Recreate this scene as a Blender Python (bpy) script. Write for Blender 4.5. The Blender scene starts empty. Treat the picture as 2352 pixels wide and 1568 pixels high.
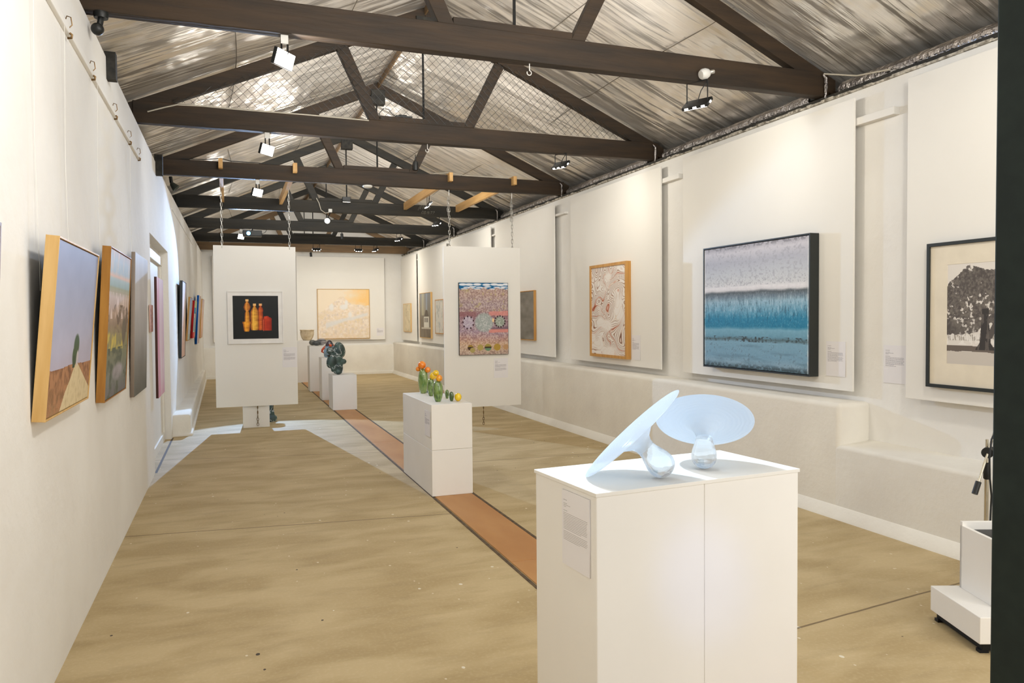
import bpy, bmesh, math, random
import numpy as np
from mathutils import Vector, Matrix
random.seed(7)
D = bpy.data
SC = bpy.context.scene
COL = SC.collection
PI = math.pi

# ---------------------------------------------------------------- camera, world, exposure
cam_d = D.cameras.new('camera'); cam = D.objects.new('camera', cam_d); COL.objects.link(cam)
yaw, pit, rol = .356779, -.032081, -.0084878
fwd = Vector((math.sin(yaw)*math.cos(pit), math.cos(yaw)*math.cos(pit), math.sin(pit)))
rgt = Vector((math.cos(yaw), -math.sin(yaw), 0)); upv = rgt.cross(fwd)
r2 = rgt*math.cos(rol) + upv*math.sin(rol); u2 = -rgt*math.sin(rol) + upv*math.cos(rol)
m = Matrix((r2, u2, -fwd)).transposed().to_4x4(); m.translation = (0, 0, 1.5)
cam.matrix_world = m
cam_d.sensor_width = 36; cam_d.lens = 1738.97/2352*36; cam_d.clip_start = .02
SC.camera = cam
SC.view_settings.view_transform = 'Standard'; SC.view_settings.look = 'None'
SC.view_settings.gamma = 1; SC.view_settings.use_curve_mapping = False
SC.view_settings.exposure = 0.5
SC.cycles.use_denoising = True
SC.cycles.max_bounces = 8; SC.cycles.diffuse_bounces = 4; SC.cycles.glossy_bounces = 4
SC.cycles.transmission_bounces = 6; SC.cycles.transparent_max_bounces = 8
SC.cycles.sample_clamp_indirect = 4; SC.cycles.caustics_reflective = False; SC.cycles.caustics_refractive = False
world = D.worlds.new('world'); SC.world = world; world.use_nodes = True
bg = world.node_tree.nodes['Background']
bg.inputs[0].default_value = (1.0, .975, .93, 1); bg.inputs[1].default_value = .85

WARM = (1.0, .955, .88)
BLUE = (.50, .72, 1.0)
def area(name, loc, normal, sx, sy, power, color=WARM, spread=PI):
    l = D.lights.new(name, 'AREA'); l.shape = 'RECTANGLE'; l.size = sx; l.size_y = sy; l.energy = power; l.color = color; l.spread = spread
    o = D.objects.new(name, l); COL.objects.link(o); o.location = loc
    o.rotation_euler = (Vector(normal)).to_track_quat('-Z', 'Y').to_euler(); return o
def spot(name, loc, target, power, angle, color=BLUE, blend=.15, size=.02):
    l = D.lights.new(name, 'SPOT'); l.energy = power; l.spot_size = math.radians(angle); l.spot_blend = blend; l.color = color; l.shadow_soft_size = size
    o = D.objects.new(name, l); COL.objects.link(o); o.location = loc
    o.rotation_euler = (Vector(target)-Vector(loc)).to_track_quat('-Z', 'Y').to_euler(); return o
# added soft fill light behind the camera, no source of its own there
area('rear_fill', (3.7, -.45, 2.0), (-.78, .62, -.08), 2.2, 2.5, 48, (1, .975, .94))
area('near_left_fill', (.9, 2.3, 3.15), (-1, .25, -.85), 1.2, .08, 22, (1, .97, .92))  # added unseen strip that lifts the near left wall
# added fill lights hidden by the tie beams, brightening the foil roof and room
for ty_ in (2.3, 4.88, 7.45, 9.98, 12.75, 15.5, 18.15):
    for x_ in (1.15, 2.6) if ty_ < 15 else (): area('roof_fill', (x_, ty_+.05, 3.50), (0, 1, .55), 1.2, .05, 11, (1, .97, .92), 2.2)
    area('bay_fill', (1.875, ty_+.055, 3.29), (0, 1, -.55), 4.4, .08, 8.5 if 9 < ty_ < 10 else 13 if ty_ < 15 else 12, (1, .99, .955))  # added strip behind each beam, filling the bay beyond
# the projector hung behind the left panel, plus two added fill spots for the plinths
spot('projector_beam', (.36, 14.82, 3.10), (1.0, 6.0, .15), 820, 52, (.40, .62, 1.0), .10, .012)
spot('plinth_fill', (.95, 3.9, 3.15), (1.32, 2.12, 1.0), 300, 23, (.56, .78, 1.0), .6, .03)  # added lamp, brightens the cover board and glass
spot('blue_patch_fill', (.7, -.2, 2.0), (1.345, 1.945, .69), 34, 10, (.16, .34, 1.0), 1.0, .05)  # added lamp behind the camera, makes the blue patch on the plinth front

# ---------------------------------------------------------------- helpers
def lin(c):
    c = np.asarray(c, float)/255.0
    return np.where(c <= .04045, c/12.92, ((c+.055)/1.055)**2.4)
def S(r, g, b): return tuple(float(x) for x in lin((r, g, b))) + (1,)
MATS = {}
def nmat(name):
    mt = D.materials.new(name); mt.use_nodes = True; nt = mt.node_tree
    return mt, nt, nt.nodes['Principled BSDF']
def pmat(name, col, rough=.55, metal=0, n=None, col2=None, bump=None, stretch=(1, 1, 1), emit=None, trans=0, spec=.4, ramp=(.35, .65), coat=0):
    if name in MATS: return MATS[name]
    mt, nt, b = nmat(name); N = nt.nodes.new; L = nt.links.new
    b.inputs['Roughness'].default_value = rough; b.inputs['Metallic'].default_value = metal
    b.inputs['Specular IOR Level'].default_value = spec; b.inputs['Transmission Weight'].default_value = trans
    b.inputs['Coat Weight'].default_value = coat
    b.inputs['Base Color'].default_value = col
    tc = N('ShaderNodeTexCoord'); mp = N('ShaderNodeMapping'); mp.inputs['Scale'].default_value = stretch
    L(tc.outputs['Object'], mp.inputs[0])
    if n is None: n = 6
    nz = N('ShaderNodeTexNoise'); nz.inputs['Scale'].default_value = n; nz.inputs['Detail'].default_value = 5
    L(mp.outputs[0], nz.inputs['Vector'])
    rp = N('ShaderNodeValToRGB'); rp.color_ramp.elements[0].position = ramp[0]; rp.color_ramp.elements[1].position = ramp[1]
    if col2 is None: col2 = tuple(c*.93 for c in col[:3]) + (1,)
    rp.color_ramp.elements[0].color = col; rp.color_ramp.elements[1].color = col2
    L(nz.outputs['Fac'], rp.inputs[0]); L(rp.outputs[0], b.inputs['Base Color'])
    if bump:
        bz = N('ShaderNodeTexNoise'); bz.inputs['Scale'].default_value = bump[0]; bz.inputs['Detail'].default_value = 4
        L(mp.outputs[0], bz.inputs['Vector']); bp = N('ShaderNodeBump'); bp.inputs['Strength'].default_value = bump[1]; bp.inputs['Distance'].default_value = bump[2] if len(bump) > 2 else .01
        L(bz.outputs['Fac'], bp.inputs['Height']); L(bp.outputs[0], b.inputs['Normal'])
    if emit:
        b.inputs['Emission Color'].default_value = emit[0]; b.inputs['Emission Strength'].default_value = emit[1]
    MATS[name] = mt; return mt
class MB:
    def __init__(s): s.v = []; s.f = []
    def add(s, vs, fs):
        o = len(s.v); s.v += [tuple(p) for p in vs]; s.f += [tuple(i+o for i in f) for f in fs]; return s
    def box(s, x0, x1, y0, y1, z0, z1):
        return s.add([(x0,y0,z0),(x1,y0,z0),(x1,y1,z0),(x0,y1,z0),(x0,y0,z1),(x1,y0,z1),(x1,y1,z1),(x0,y1,z1)],
                     [(0,3,2,1),(4,5,6,7),(0,1,5,4),(1,2,6,5),(2,3,7,6),(3,0,4,7)])
    def prism(s, poly, axis, a, b):            # poly of 2D points extruded along axis 'x','y' or 'z'
        def P(p, t): return {'x': (t, p[0], p[1]), 'y': (p[0], t, p[1]), 'z': (p[0], p[1], t)}[axis]
        n = len(poly)
        return s.add([P(p, a) for p in poly]+[P(p, b) for p in poly],
                     [tuple(range(n))[::-1], tuple(range(n, 2*n))]+[(i, (i+1) % n, n+(i+1) % n, n+i) for i in range(n)])
    def tube(s, pts, r, n=8, closed=False):
        pts = [Vector(p) for p in pts]; k = len(pts); vs = []; fs = []
        rr = r if isinstance(r, (list, tuple)) else [r]*k
        prev = None
        for i in range(k):
            a = pts[(i-1) % k] if closed else pts[max(i-1, 0)]; b = pts[(i+1) % k] if closed else pts[min(i+1, k-1)]
            t = (b-a).normalized()
            if prev is None:
                u = t.orthogonal().normalized()
            else:
                u = (prev - t*prev.dot(t)); u = u.normalized() if u.length > 1e-6 else t.orthogonal().normalized()
            prev = u; w = t.cross(u)
            vs += [pts[i]+(u*math.cos(2*PI*j/n)+w*math.sin(2*PI*j/n))*rr[i] for j in range(n)]
        for i in range(k if closed else k-1):
            for j in range(n):
                fs.append((i*n+j, i*n+(j+1) % n, ((i+1) % k)*n+(j+1) % n, ((i+1) % k)*n+j))
        if not closed: fs += [tuple(range(n))[::-1], tuple((k-1)*n+j for j in range(n))]
        return s.add(vs, fs)
    def lathe(s, prof, c=(0, 0, 0), n=32, mtx=None, wob=None, caps=(1, 1)):
        vs = []; fs = []; k = len(prof)
        for i, (r, z) in enumerate(prof):
            for j in range(n):
                a = 2*PI*j/n; rr = r*(1+(wob(a, z) if wob else 0))
                p = Vector((rr*math.cos(a), rr*math.sin(a), z))
                vs.append((mtx @ p if mtx else p)+Vector(c))
        for i in range(k-1):
            for j in range(n): fs.append((i*n+j, i*n+(j+1) % n, (i+1)*n+(j+1) % n, (i+1)*n+j))
        if caps[0]: fs.append(tuple(range(n))[::-1])
        if caps[1]: fs.append(tuple((k-1)*n+j for j in range(n)))
        return s.add(vs, fs)
    def ball(s, c, r, n=20, m=12, mtx=None):
        r = r if isinstance(r, (list, tuple)) else (r, r, r)
        pr = [(max(math.sin(PI*i/m), .02), -math.cos(PI*i/m)) for i in range(m+1)]
        M = Matrix.Diagonal(r)
        if mtx: M = mtx @ M
        return s.lathe(pr, c, n, M)
    def build(s, name, mt, parent=None, bevel=0, smooth=False, seg=2, mtx=None):
        me = D.meshes.new(name); me.from_pydata(s.v, [], s.f); me.update()
        if mtx: me.transform(mtx)
        if bevel:
            bm = bmesh.new(); bm.from_mesh(me)
            bmesh.ops.bevel(bm, geom=[e for e in bm.edges if e.is_manifold and e.calc_face_angle(0) > .5], offset=bevel, segments=seg, affect='EDGES', profile=.5)
            bm.to_mesh(me); bm.free()
        if smooth:
            me.polygons.foreach_set('use_smooth', [True]*len(me.polygons))
            me.set_sharp_from_angle(angle=math.radians(50))
        if mt: me.materials.append(mt)
        o = D.objects.new(name, me); COL.objects.link(o)
        if parent:
            o.parent = parent
            if 'world' in parent.keys(): o.matrix_parent_inverse = parent.matrix_basis.inverted()
        return o
def tag(o, label, cat, group=None):
    o['label'] = label; o['category'] = cat
    if group: o['group'] = group
    return o
def thing(name, label, cat, loc=(0, 0, 0), group=None, mtx=None):
    o = D.objects.new(name, None); COL.objects.link(o); o.empty_display_size = .05
    if mtx is not None: o.matrix_basis = mtx            # parts built in local coordinates
    else: o.matrix_basis = Matrix.Translation(loc); o['world'] = 1   # parts built in room coordinates
    return tag(o, label, cat, group)
def struct(o): o['kind'] = 'structure'; return o
def frame_mtx(origin, right, normal, tilt=0):
    r = Vector(right).normalized(); n = Vector(normal).normalized(); z = Vector((0, 0, 1))
    u = n*math.sin(tilt)+z*math.cos(tilt); nn = n*math.cos(tilt)-z*math.sin(tilt)
    M = Matrix((r, -nn, u)).transposed().to_4x4(); M.translation = origin; return M

# ---------------------------------------------------------------- materials
M_wall = pmat('limewashed_wall', S(241, 239, 234), .85, n=1.3, col2=S(234, 231, 225), bump=(9, .22, .03), spec=.15)
M_ledge = pmat('limewashed_ledge', S(240, 236, 226), .85, n=2.0, col2=S(231, 226, 216), bump=(22, .30, .012), spec=.15)
M_panel = pmat('white_board', S(240, 237, 230), .6, n=1.0, col2=S(236, 233, 226), spec=.25)
M_plinth = pmat('white_plinth_paint', S(242, 239, 233), .5, n=2.0, col2=S(237, 234, 228), spec=.3)
M_beam = pmat('dark_stained_timber', S(62, 48, 34), .62, n=5, col2=S(44, 36, 28), bump=(14, .5, .006), stretch=(.35, 3, 3), spec=.3)
M_beam_d = pmat('blackened_timber', S(50, 46, 38), .62, n=5, col2=S(37, 36, 32), bump=(14, .5, .006), stretch=(.35, 3, 3), spec=.3)
M_beam_b = pmat('brown_timber', S(126, 100, 70), .65, n=5, col2=S(104, 84, 60), bump=(14, .4, .006), stretch=(.35, 3, 3))
M_pine = pmat('pale_pine', S(222, 180, 120), .5, n=4, col2=S(205, 158, 98), stretch=(4, .5, 4), spec=.3)
M_black = pmat('black_plastic', S(28, 30, 30), .45, n=20)
M_iron = pmat('black_iron', S(32, 32, 32), .5, .6, n=20)
M_steel = pmat('galvanised_steel', S(190, 188, 182), .35, .9, n=40)
M_brass = pmat('old_brass', S(112, 88, 56), .45, .8, n=40)
M_white = pmat('white_plastic', S(232, 230, 224), .4, n=10)
M_cable = pmat('white_cable', S(205, 198, 182), .5, n=10)
M_led = pmat('led_slot', S(255, 250, 240), .4, emit=((1, .95, .85, 1), 7))
M_flood = pmat('lit_diffuser', S(255, 250, 240), .4, emit=((1, .96, .88, 1), 9))
M_lens = pmat('lit_projector_lens', S(200, 225, 255), .3, emit=((.12, .48, 1, 1), 5))
M_foilstrip = pmat('crumpled_foil', S(205, 200, 198), .3, 1, n=12, col2=S(150, 146, 146), bump=(25, 1.0, .03))
M_paper = pmat('white_paper', S(236, 233, 232), .7, n=5)
M_gap = pmat('dark_gap', S(30, 30, 28), .8, n=20, col2=S(55, 52, 46))
M_door = pmat('black_green_paint', S(33, 42, 38), .6, n=30, col2=S(29, 37, 34), spec=.2)
M_mdf = pmat('orange_board', S(192, 142, 88), .5, n=3, col2=S(178, 126, 74), stretch=(1, .4, 1), bump=(30, .1, .004), spec=.35)
M_nylon = pmat('clear_nylon', S(246, 244, 238), .3, n=5)

def foil_mat():
    mt, nt, b = nmat('aluminium_roof_foil'); N = nt.nodes.new; L = nt.links.new
    b.inputs['Metallic'].default_value = .72; b.inputs['Roughness'].default_value = .32
    tc = N('ShaderNodeTexCoord')
    def noise(sc, st, det=3, dist=0.0, rot=0):
        mp = N('ShaderNodeMapping'); mp.inputs['Scale'].default_value = st; mp.inputs['Rotation'].default_value = (0, 0, rot)
        L(tc.outputs['Object'], mp.inputs[0]); nz = N('ShaderNodeTexNoise'); nz.inputs['Scale'].default_value = sc
        nz.inputs['Detail'].default_value = det; nz.inputs['Distortion'].default_value = dist; L(mp.outputs[0], nz.inputs['Vector']); return nz.outputs['Fac']
    a = noise(.95, (.42, 3.0, .42), 2, .9, .10); c = noise(3.6, (.4, 4.2, .4), 3, .5, -.14); e = noise(2.2, (1, .8, 1), 2)
    h1 = N('ShaderNodeMath'); h1.operation = 'MULTIPLY_ADD'; L(c, h1.inputs[0]); h1.inputs[1].default_value = .17; L(a, h1.inputs[2])
    h2 = N('ShaderNodeMath'); h2.operation = 'MULTIPLY_ADD'; L(e, h2.inputs[0]); h2.inputs[1].default_value = .9; L(h1.outputs[0], h2.inputs[2])
    bp = N('ShaderNodeBump'); bp.inputs['Strength'].default_value = .6; bp.inputs['Distance'].default_value = .2
    L(h2.outputs[0], bp.inputs['Height']); L(bp.outputs[0], b.inputs['Normal'])
    rp = N('ShaderNodeValToRGB'); rp.color_ramp.elements[0].position = .3; rp.color_ramp.elements[1].position = .7
    rp.color_ramp.elements[0].color = S(244, 240, 234); rp.color_ramp.elements[1].color = S(232, 226, 218)
    L(noise(1.2, (1, 1, 1)), rp.inputs[0]); L(rp.outputs[0], b.inputs['Base Color'])
    return mt
M_foil = foil_mat()

def floor_mat():
    mt, nt, b = nmat('worn_concrete'); N = nt.nodes.new; L = nt.links.new
    b.inputs['Roughness'].default_value = .62; b.inputs['Specular IOR Level'].default_value = .3
    tc = N('ShaderNodeTexCoord'); P = tc.outputs['Object']
    def mp(st):
        q = N('ShaderNodeMapping'); q.inputs['Scale'].default_value = st; L(P, q.inputs[0]); return q.outputs[0]
    def noise(vec, sc, det=5, dist=0):
        q = N('ShaderNodeTexNoise'); q.inputs['Scale'].default_value = sc; q.inputs['Detail'].default_value = det; q.inputs['Distortion'].default_value = dist; L(vec, q.inputs['Vector']); return q.outputs['Fac']
    def ramp(f, p0, c0, p1, c1):
        q = N('ShaderNodeValToRGB'); e = q.color_ramp.elements; e[0].position = p0; e[0].color = c0; e[1].position = p1; e[1].color = c1; L(f, q.inputs[0]); return q.outputs[0]
    def mix(f, a, c):
        q = N('ShaderNodeMix'); q.data_type = 'RGBA'; L(f, q.inputs[0]) if not isinstance(f, float) else None
        if isinstance(f, float): q.inputs[0].default_value = f
        for i, v in ((6, a), (7, c)):
            if isinstance(v, tuple): q.inputs[i].default_value = v
            else: L(v, q.inputs[i])
        return q.outputs[2]
    def math_(op, a, c=None):
        q = N('ShaderNodeMath'); q.operation = op
        for i, v in ((0, a), (1, c)):
            if v is None: continue
            if isinstance(v, (int, float)): q.inputs[i].default_value = v
            else: L(v, q.inputs[i])
        return q.outputs[0]
    base = ramp(noise(mp((.9, 1.9, 1)), 1.9, 8, .4), .38, S(176, 154, 112), .62, S(196, 175, 134))
    base = mix(math_('MULTIPLY', ramp(noise(mp((1.2, 5, 1)), 2.4, 7, .4), .52, (0, 0, 0, 1), .74, (1, 1, 1, 1)), .30), base, S(146, 126, 92))
    base = mix(math_('MULTIPLY', ramp(noise(mp((1, 1, 1)), 60, 3), .5, (0, 0, 0, 1), .75, (1, 1, 1, 1)), .16), base, S(226, 210, 176))
    # paint specks, pale and dark
    for sc, thr, cl, seed in ((9, .06, S(222, 210, 184), 5), (5.5, .055, S(226, 218, 198), 0), (13, .07, S(216, 204, 178), 3), (3.3, .035, S(62, 54, 44), 7), (7.0, .045, S(72, 62, 50), 11)):
        q = N('ShaderNodeMapping'); q.inputs['Location'].default_value = (seed*1.7, seed*.9, 0); q.inputs['Scale'].default_value = (1, .75, 0); L(P, q.inputs[0])
        v = N('ShaderNodeTexVoronoi'); v.inputs['Scale'].default_value = sc; L(q.outputs[0], v.inputs['Vector'])
        gate = math_('GREATER_THAN', noise(q.outputs[0], sc*.55, 0), .56)
        base = mix(math_('MULTIPLY', math_('LESS_THAN', math_('ADD', v.outputs['Distance'], math_('MULTIPLY', noise(q.outputs[0], sc*5, 2), .05)), thr+.025), gate), base, cl)
    # sawn joints
    sx = N('ShaderNodeSeparateXYZ'); L(P, sx.inputs[0]); X = sx.outputs[0]; Y = sx.outputs[1]
    wob = math_('MULTIPLY', noise(P, 1.5, 3), .03)
    for y0, k, x0, x1 in ((5.758, -.117, -2, 1.56), (8.76, -.2, -2, 1.56), (11.72, -.05, -2, 1.56), (2.58, .126, 1.95, 5), (7.60, -.04, 1.95, 5), (11.75, -.08, 1.95, 5), (14.6, -.03, -2, 1.56)):
        d = math_('ABSOLUTE', math_('SUBTRACT', math_('ADD', Y, wob), math_('ADD', math_('MULTIPLY', X, k), y0)))
        f = math_('MULTIPLY', math_('LESS_THAN', d, .007), math_('MULTIPLY', math_('GREATER_THAN', X, x0), math_('LESS_THAN', X, x1)))
        base = mix(math_('MULTIPLY', f, .75), base, S(92, 74, 52))
    d = math_('ABSOLUTE', math_('ADD', X, .705)); f = math_('MULTIPLY', math_('LESS_THAN', d, .012), math_('MULTIPLY', math_('GREATER_THAN', Y, 8.15), math_('LESS_THAN', Y, 10.5)))
    base = mix(f, base, S(84, 70, 56))
    L(base, b.inputs['Base Color'])
    bp = N('ShaderNodeBump'); bp.inputs['Strength'].default_value = .12; bp.inputs['Distance'].default_value = .01
    L(noise(P, 40, 4), bp.inputs['Height']); L(bp.outputs[0], b.inputs['Normal'])
    return mt
M_floor = floor_mat()

# ---------------------------------------------------------------- room shell
YB = 20.65                      # back wall
TY = [4.88, 7.45, 9.98, 12.75, 15.5, 18.15, 20.25]
def XL(y): return -.71 + (.085*(y-10.4)/10.25 if y > 10.4 else 0)
def raf(x): return 3.397 + .44*(x+.51) if x < 1.875 else 3.397+.44*(4.26-x)     # underside of the rafters
RT = .13
XR = 4.48
struct(MB().box(-1.3, 5.0, -.6, YB+.3, -.2, 0).build('floor', M_floor))
# pit strip of orange boards let into the floor
fs = MB()
for i in range(9):
    y0 = -.5+i*2.4; fs.box(1.585, 1.905, y0, min(y0+2.394, YB-.4), -.01, .006)
struct(fs.build('trim_1', M_mdf, None, .002))
fe = MB().box(1.558, 1.578, -.5, YB-.4, -.01, .003).box(1.912, 1.932, -.5, YB-.4, -.01, .003)
struct(fe.build('trim_2', pmat('rusty_channel', S(70, 56, 42), .8, n=14, col2=S(104, 86, 64), bump=(30, .6))))
# left wall: solid, door recess, lintel, far length
wl = MB().box(-1.05, -.71, -.6, 8.13, -.05, 3.19)
wl.box(-1.05, -.815, 8.13, 10.42, -.05, 3.19)
wl.box(-.815, -.71, 8.13, 10.42, 2.35, 3.19)
wl.prism([(-1.05, 10.42), (-.71, 10.42), (-.625, YB+.02), (-1.05, YB+.02)], 'z', -.05, 3.19)
struct(wl.build('wall_left', M_wall))
struct(MB().prism([(-.80, 10.62), (-.50, 10.66), (-.585, YB-.05), (-.80, YB-.05)], 'z', -.02, .275).build('trim_3', M_ledge, None, .03, True, 4))
struct(MB().prism([(-.78, 10.58), (-.475, 10.62), (-.56, YB-.06), (-.78, YB-.06)], 'z', -.02, .03).build('baseboard_left', M_ledge, None, .012, True))
struct(MB().box(-.82, -.785, 8.14, 10.40, -.02, .10).build('baseboard_recess', M_panel, None, .004))
d1 = MB().box(-.83, -.80, 8.22, 10.34, .0, 2.14).build('door_1', M_panel); struct(d1)
MB().box(-.82, -.775, 8.14, 10.41, 2.17, 2.27).build('door_head', M_panel, d1, .004)
MB().box(-.82, -.785, 8.14, 8.22, .1, 2.17).box(-.82, -.785, 10.33, 10.41, .1, 2.17).build('door_jamb', M_panel, d1, .004)
# right wall with the two masonry ledges
struct(MB().box(XR, XR+.4, -.6, YB+.02, -.05, 3.2).build('wall_right', M_wall))
struct(MB().box(4.19, XR+.02, 4.36, YB-.02, -.02, .845).build('trim_4', M_ledge, None, .04, True, 5))
struct(MB().prism([(4.19, -.02), (XR+.02, -.02), (XR+.02, .57), (4.46, .555), (4.19, .535)], 'y', -.55, 4.42).build('trim_5', M_ledge, None, .03, True, 4))
struct(MB().prism([(4.12, -.02), (4.25, -.02), (4.25, .10), (4.185, .085), (4.135, .02)], 'y', -.55, YB-.05).build('baseboard_right', M_ledge, None, .006, True))
# back wall with gable and its ledge
wb = MB().prism([(-1.05, -.05), (4.9, -.05), (4.9, 3.3), (1.875, 4.7), (-1.05, 3.3)], 'y', YB, YB+.3)
struct(wb.build('wall_back', M_wall))
struct(MB().box(-.64, 4.3, YB-.13, YB+.02, -.02, .79).build('trim_6', M_ledge, None, .03, True, 4))
struct(MB().box(-.64, 4.3, YB-.17, YB-.10, -.02, .07).build('baseboard_back', M_ledge, None, .01))
# wall plates and eaves
struct(MB().box(-1.05, -.90, -.6, YB, 3.17, 3.33).build('trim_7', M_gap))
wp = MB().box(XR-.004, XR+.35, -.6, YB, 3.203, 3.232).box(XR+.12, XR+.35, -.6, YB, 3.18, 3.29); struct(wp.build('trim_8', M_gap))
je = MB(); rnd = random.Random(3)
y = -.5
while y < YB-.1:               # broken plaster edge along the top of the right wall
    w = rnd.uniform(.05, .16); je.box(XR-.012-rnd.uniform(0, .012), XR+.05, y, min(y+w, YB-.05), 3.185, 3.2+rnd.uniform(-.006, .012)); y += w*.9
struct(je.build('trim_9', pmat('broken_plaster', S(120, 112, 98), .9, n=25, col2=S(215, 208, 194), bump=(40, .8))))
def strip_segments(mb, y0, y1):
    n = int((y1-y0)/.11); vs = []; rn = random.Random(int(y0*10))
    for i in range(n+1):
        yy = y0+(y1-y0)*i/n
        for (x, z) in ((XR+.03, 3.232), (XR+.02, 3.255), (XR+.02, 3.28), (XR+.04, 3.30)):
            vs.append((x+rn.uniform(-.003, .003), yy, z+rn.uniform(-.003, .003)))
    o = len(vs); vs += [(v[0]+.02, v[1], v[2]+.02) for v in vs]
    f = []
    for i in range(n):
        for j in range(3): f += [(i*4+j, i*4+j+1, i*4+j+5, i*4+j+4), (o+i*4+j, o+i*4+j+4, o+i*4+j+5, o+i*4+j+1)]
    mb.add(vs, f)
st = MB()
edges = [-.4]+TY
for a, c in zip(edges[:-1], edges[1:]): strip_segments(st, a+.16, c-.16)
struct(st.build('trim_10', M_foilstrip))
# foil lined roof: two sagging slopes
NPR = np.random.RandomState(5)
def vnoise(h, w, sy, sx, seed=0):
    r = np.random.RandomState(seed); gy, gx = max(2, int(sy)+2), max(2, int(sx)+2); g = r.rand(gy, gx)
    y = np.linspace(0, gy-1.001, h); x = np.linspace(0, gx-1.001, w); yi = y.astype(int); xi = x.astype(int)
    fy = (y-yi)[:, None]; fx = (x-xi)[None]; fy = fy*fy*(3-2*fy); fx = fx*fx*(3-2*fx)
    a = g[yi][:, xi]; b = g[yi][:, xi+1]; c = g[yi+1][:, xi]; d = g[yi+1][:, xi+1]
    return (a*(1-fx)+b*fx)*(1-fy)+(c*(1-fx)+d*fx)*fy
def fbm(h, w, sy, sx, seed=0, o=4):
    s = 0; t = 0
    for k in range(o): s = s+vnoise(h, w, sy*2**k, sx*2**k, seed+k*17)*.5**k; t += .5**k
    return s/t
def roof_slope(x0, x1, seed):
    ny, nx = 300, 46
    ys = np.linspace(-.6, YB+.05, ny); xs = np.linspace(x0, x1, nx)
    nz = vnoise(ny, nx, 60, 5, seed)*.5+vnoise(ny, nx, 22, 3, seed+1)*.5
    vs = []; tys = np.array([2.3]+TY)
    for i, yy in enumerate(ys):
        d = np.min(np.abs(tys-yy)); sag = min(1, d/.25)
        for j, xx in enumerate(xs):
            t = j/(nx-1); e = math.sin(PI*min(1, max(0, t)))**.5
            vs.append((xx, yy, raf(xx)+RT+.012-.045*sag*e*(.35+nz[i, j])+.03*e))
    fs = [(i*nx+j, i*nx+j+1, (i+1)*nx+j+1, (i+1)*nx+j) for i in range(ny-1) for j in range(nx-1)]
    n = len(vs); vs += [(v[0], v[1], v[2]+.05) for v in vs]; fs += [tuple(a+n for a in f[::-1]) for f in fs]
    return vs, fs
for nm, a, c, sd in (('ceiling', -.98, 1.878, 1), ('ceiling', 1.872, 4.80, 9)):
    v, f = roof_slope(a, c, sd); struct(MB().add(v, f).build(nm, M_foil, None, 0, True))
M_seam = pmat('foil_seam', S(120, 112, 100), .5, .6, n=30)
sm = MB()
for xx in (.05, 1.02, 2.86, 3.62):
    pts = []
    for i in range(200):
        yy = -.5+i*(YB+.4)/199; d = min(abs(t-yy) for t in [2.3]+TY); sag = min(1, d/.25)
        t = (xx+.98)/2.858 if xx < 1.875 else (xx-1.872)/2.928; e = math.sin(PI*t)**.5
        pts.append((xx+.05*math.sin(yy*1.1+xx), yy, raf(xx)+RT+.008-.045*sag*e*.9+.03*e))
    sm.tube(pts, .004, 5)
struct(sm.build('trim_11', M_seam))
rb = MB().box(1.868, 1.884, -.5, YB, 4.50, 4.575); struct(rb.build('trim_12', pmat('ridge_batten', S(118, 94, 66), .7, n=6)))
# dark cleats at the left eave between trusses
for i, (yy, w) in enumerate(((5.50, .055), (8.95, .07))):
    struct(MB().box(-.72, -.71+w, yy, yy+.07, 3.05, 3.225 if i == 0 else 3.27).build('trim_%d' % (13+i), M_gap))
# black door edge close on the right
d2 = struct(MB().box(1.322, 1.80, .90, 1.0, -.0, 2.6).build('door_2', M_door, None, .004))
cm = MB(); rn = random.Random(2)
for k in range(14):
    cm.ball((1.323+.004*k+rn.uniform(-.002, .002), .8995, 1.004-.0012*k+rn.uniform(-.003, .003)), (.0035*rn.uniform(.4, 1), .0012, .0022*rn.uniform(.4, 1)), 8, 6)
cm.build('chipped_paint', M_white, d2)
# little battens in the gaps of the right wall
for i, (ya, yb, z, h) in enumerate(((4.11, 4.47, 2.94, .055), (6.85, 7.25, 2.962, .05), (9.72, 10.06, 2.96, .03), (12.55, 12.86, 2.96, .025), (18.50, 18.66, 2.96, .025))):
    struct(MB().box(XR-.055, XR+.01, ya, yb, z-h/2, z+h/2).build('trim_%d' % (15+i), M_wall, None, .003))

# ---------------------------------------------------------------- trusses
ORD = ['first', 'second', 'third', 'fourth', 'fifth', 'sixth', 'seventh']
def member(a, b, w, depth, y0, y1):           # sloping timber in the XZ plane, a,b are ends of its centreline
    a = Vector((a[0], 0, a[1])); b = Vector((b[0], 0, b[1])); t = (b-a).normalized(); n = Vector((-t.z, 0, t.x))*w/2
    pl = [(p.x, p.z) for p in (a-n, b-n, b+n, a+n)]
    return MB().prism(pl, 'y', y0, y1)
TLAB = {0: 'nearest dark timber roof truss, its heavy brown tie beam crossing the top of the view',
        1: 'dark timber roof truss filled with wire netting, second from the camera',
        2: 'dark timber truss carrying the near ends of four pine battens, third from the camera',
        3: 'dark timber roof truss with chalk writing on its tie beam, fourth from the camera',
        4: 'dark timber roof truss just behind the chalk-marked one, fifth from the camera',
        5: 'black-looking timber roof truss behind the glaring blue projector, sixth from the camera',
        6: 'light brown timber roof truss against the back wall, last of the row'}
TR = []
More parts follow.
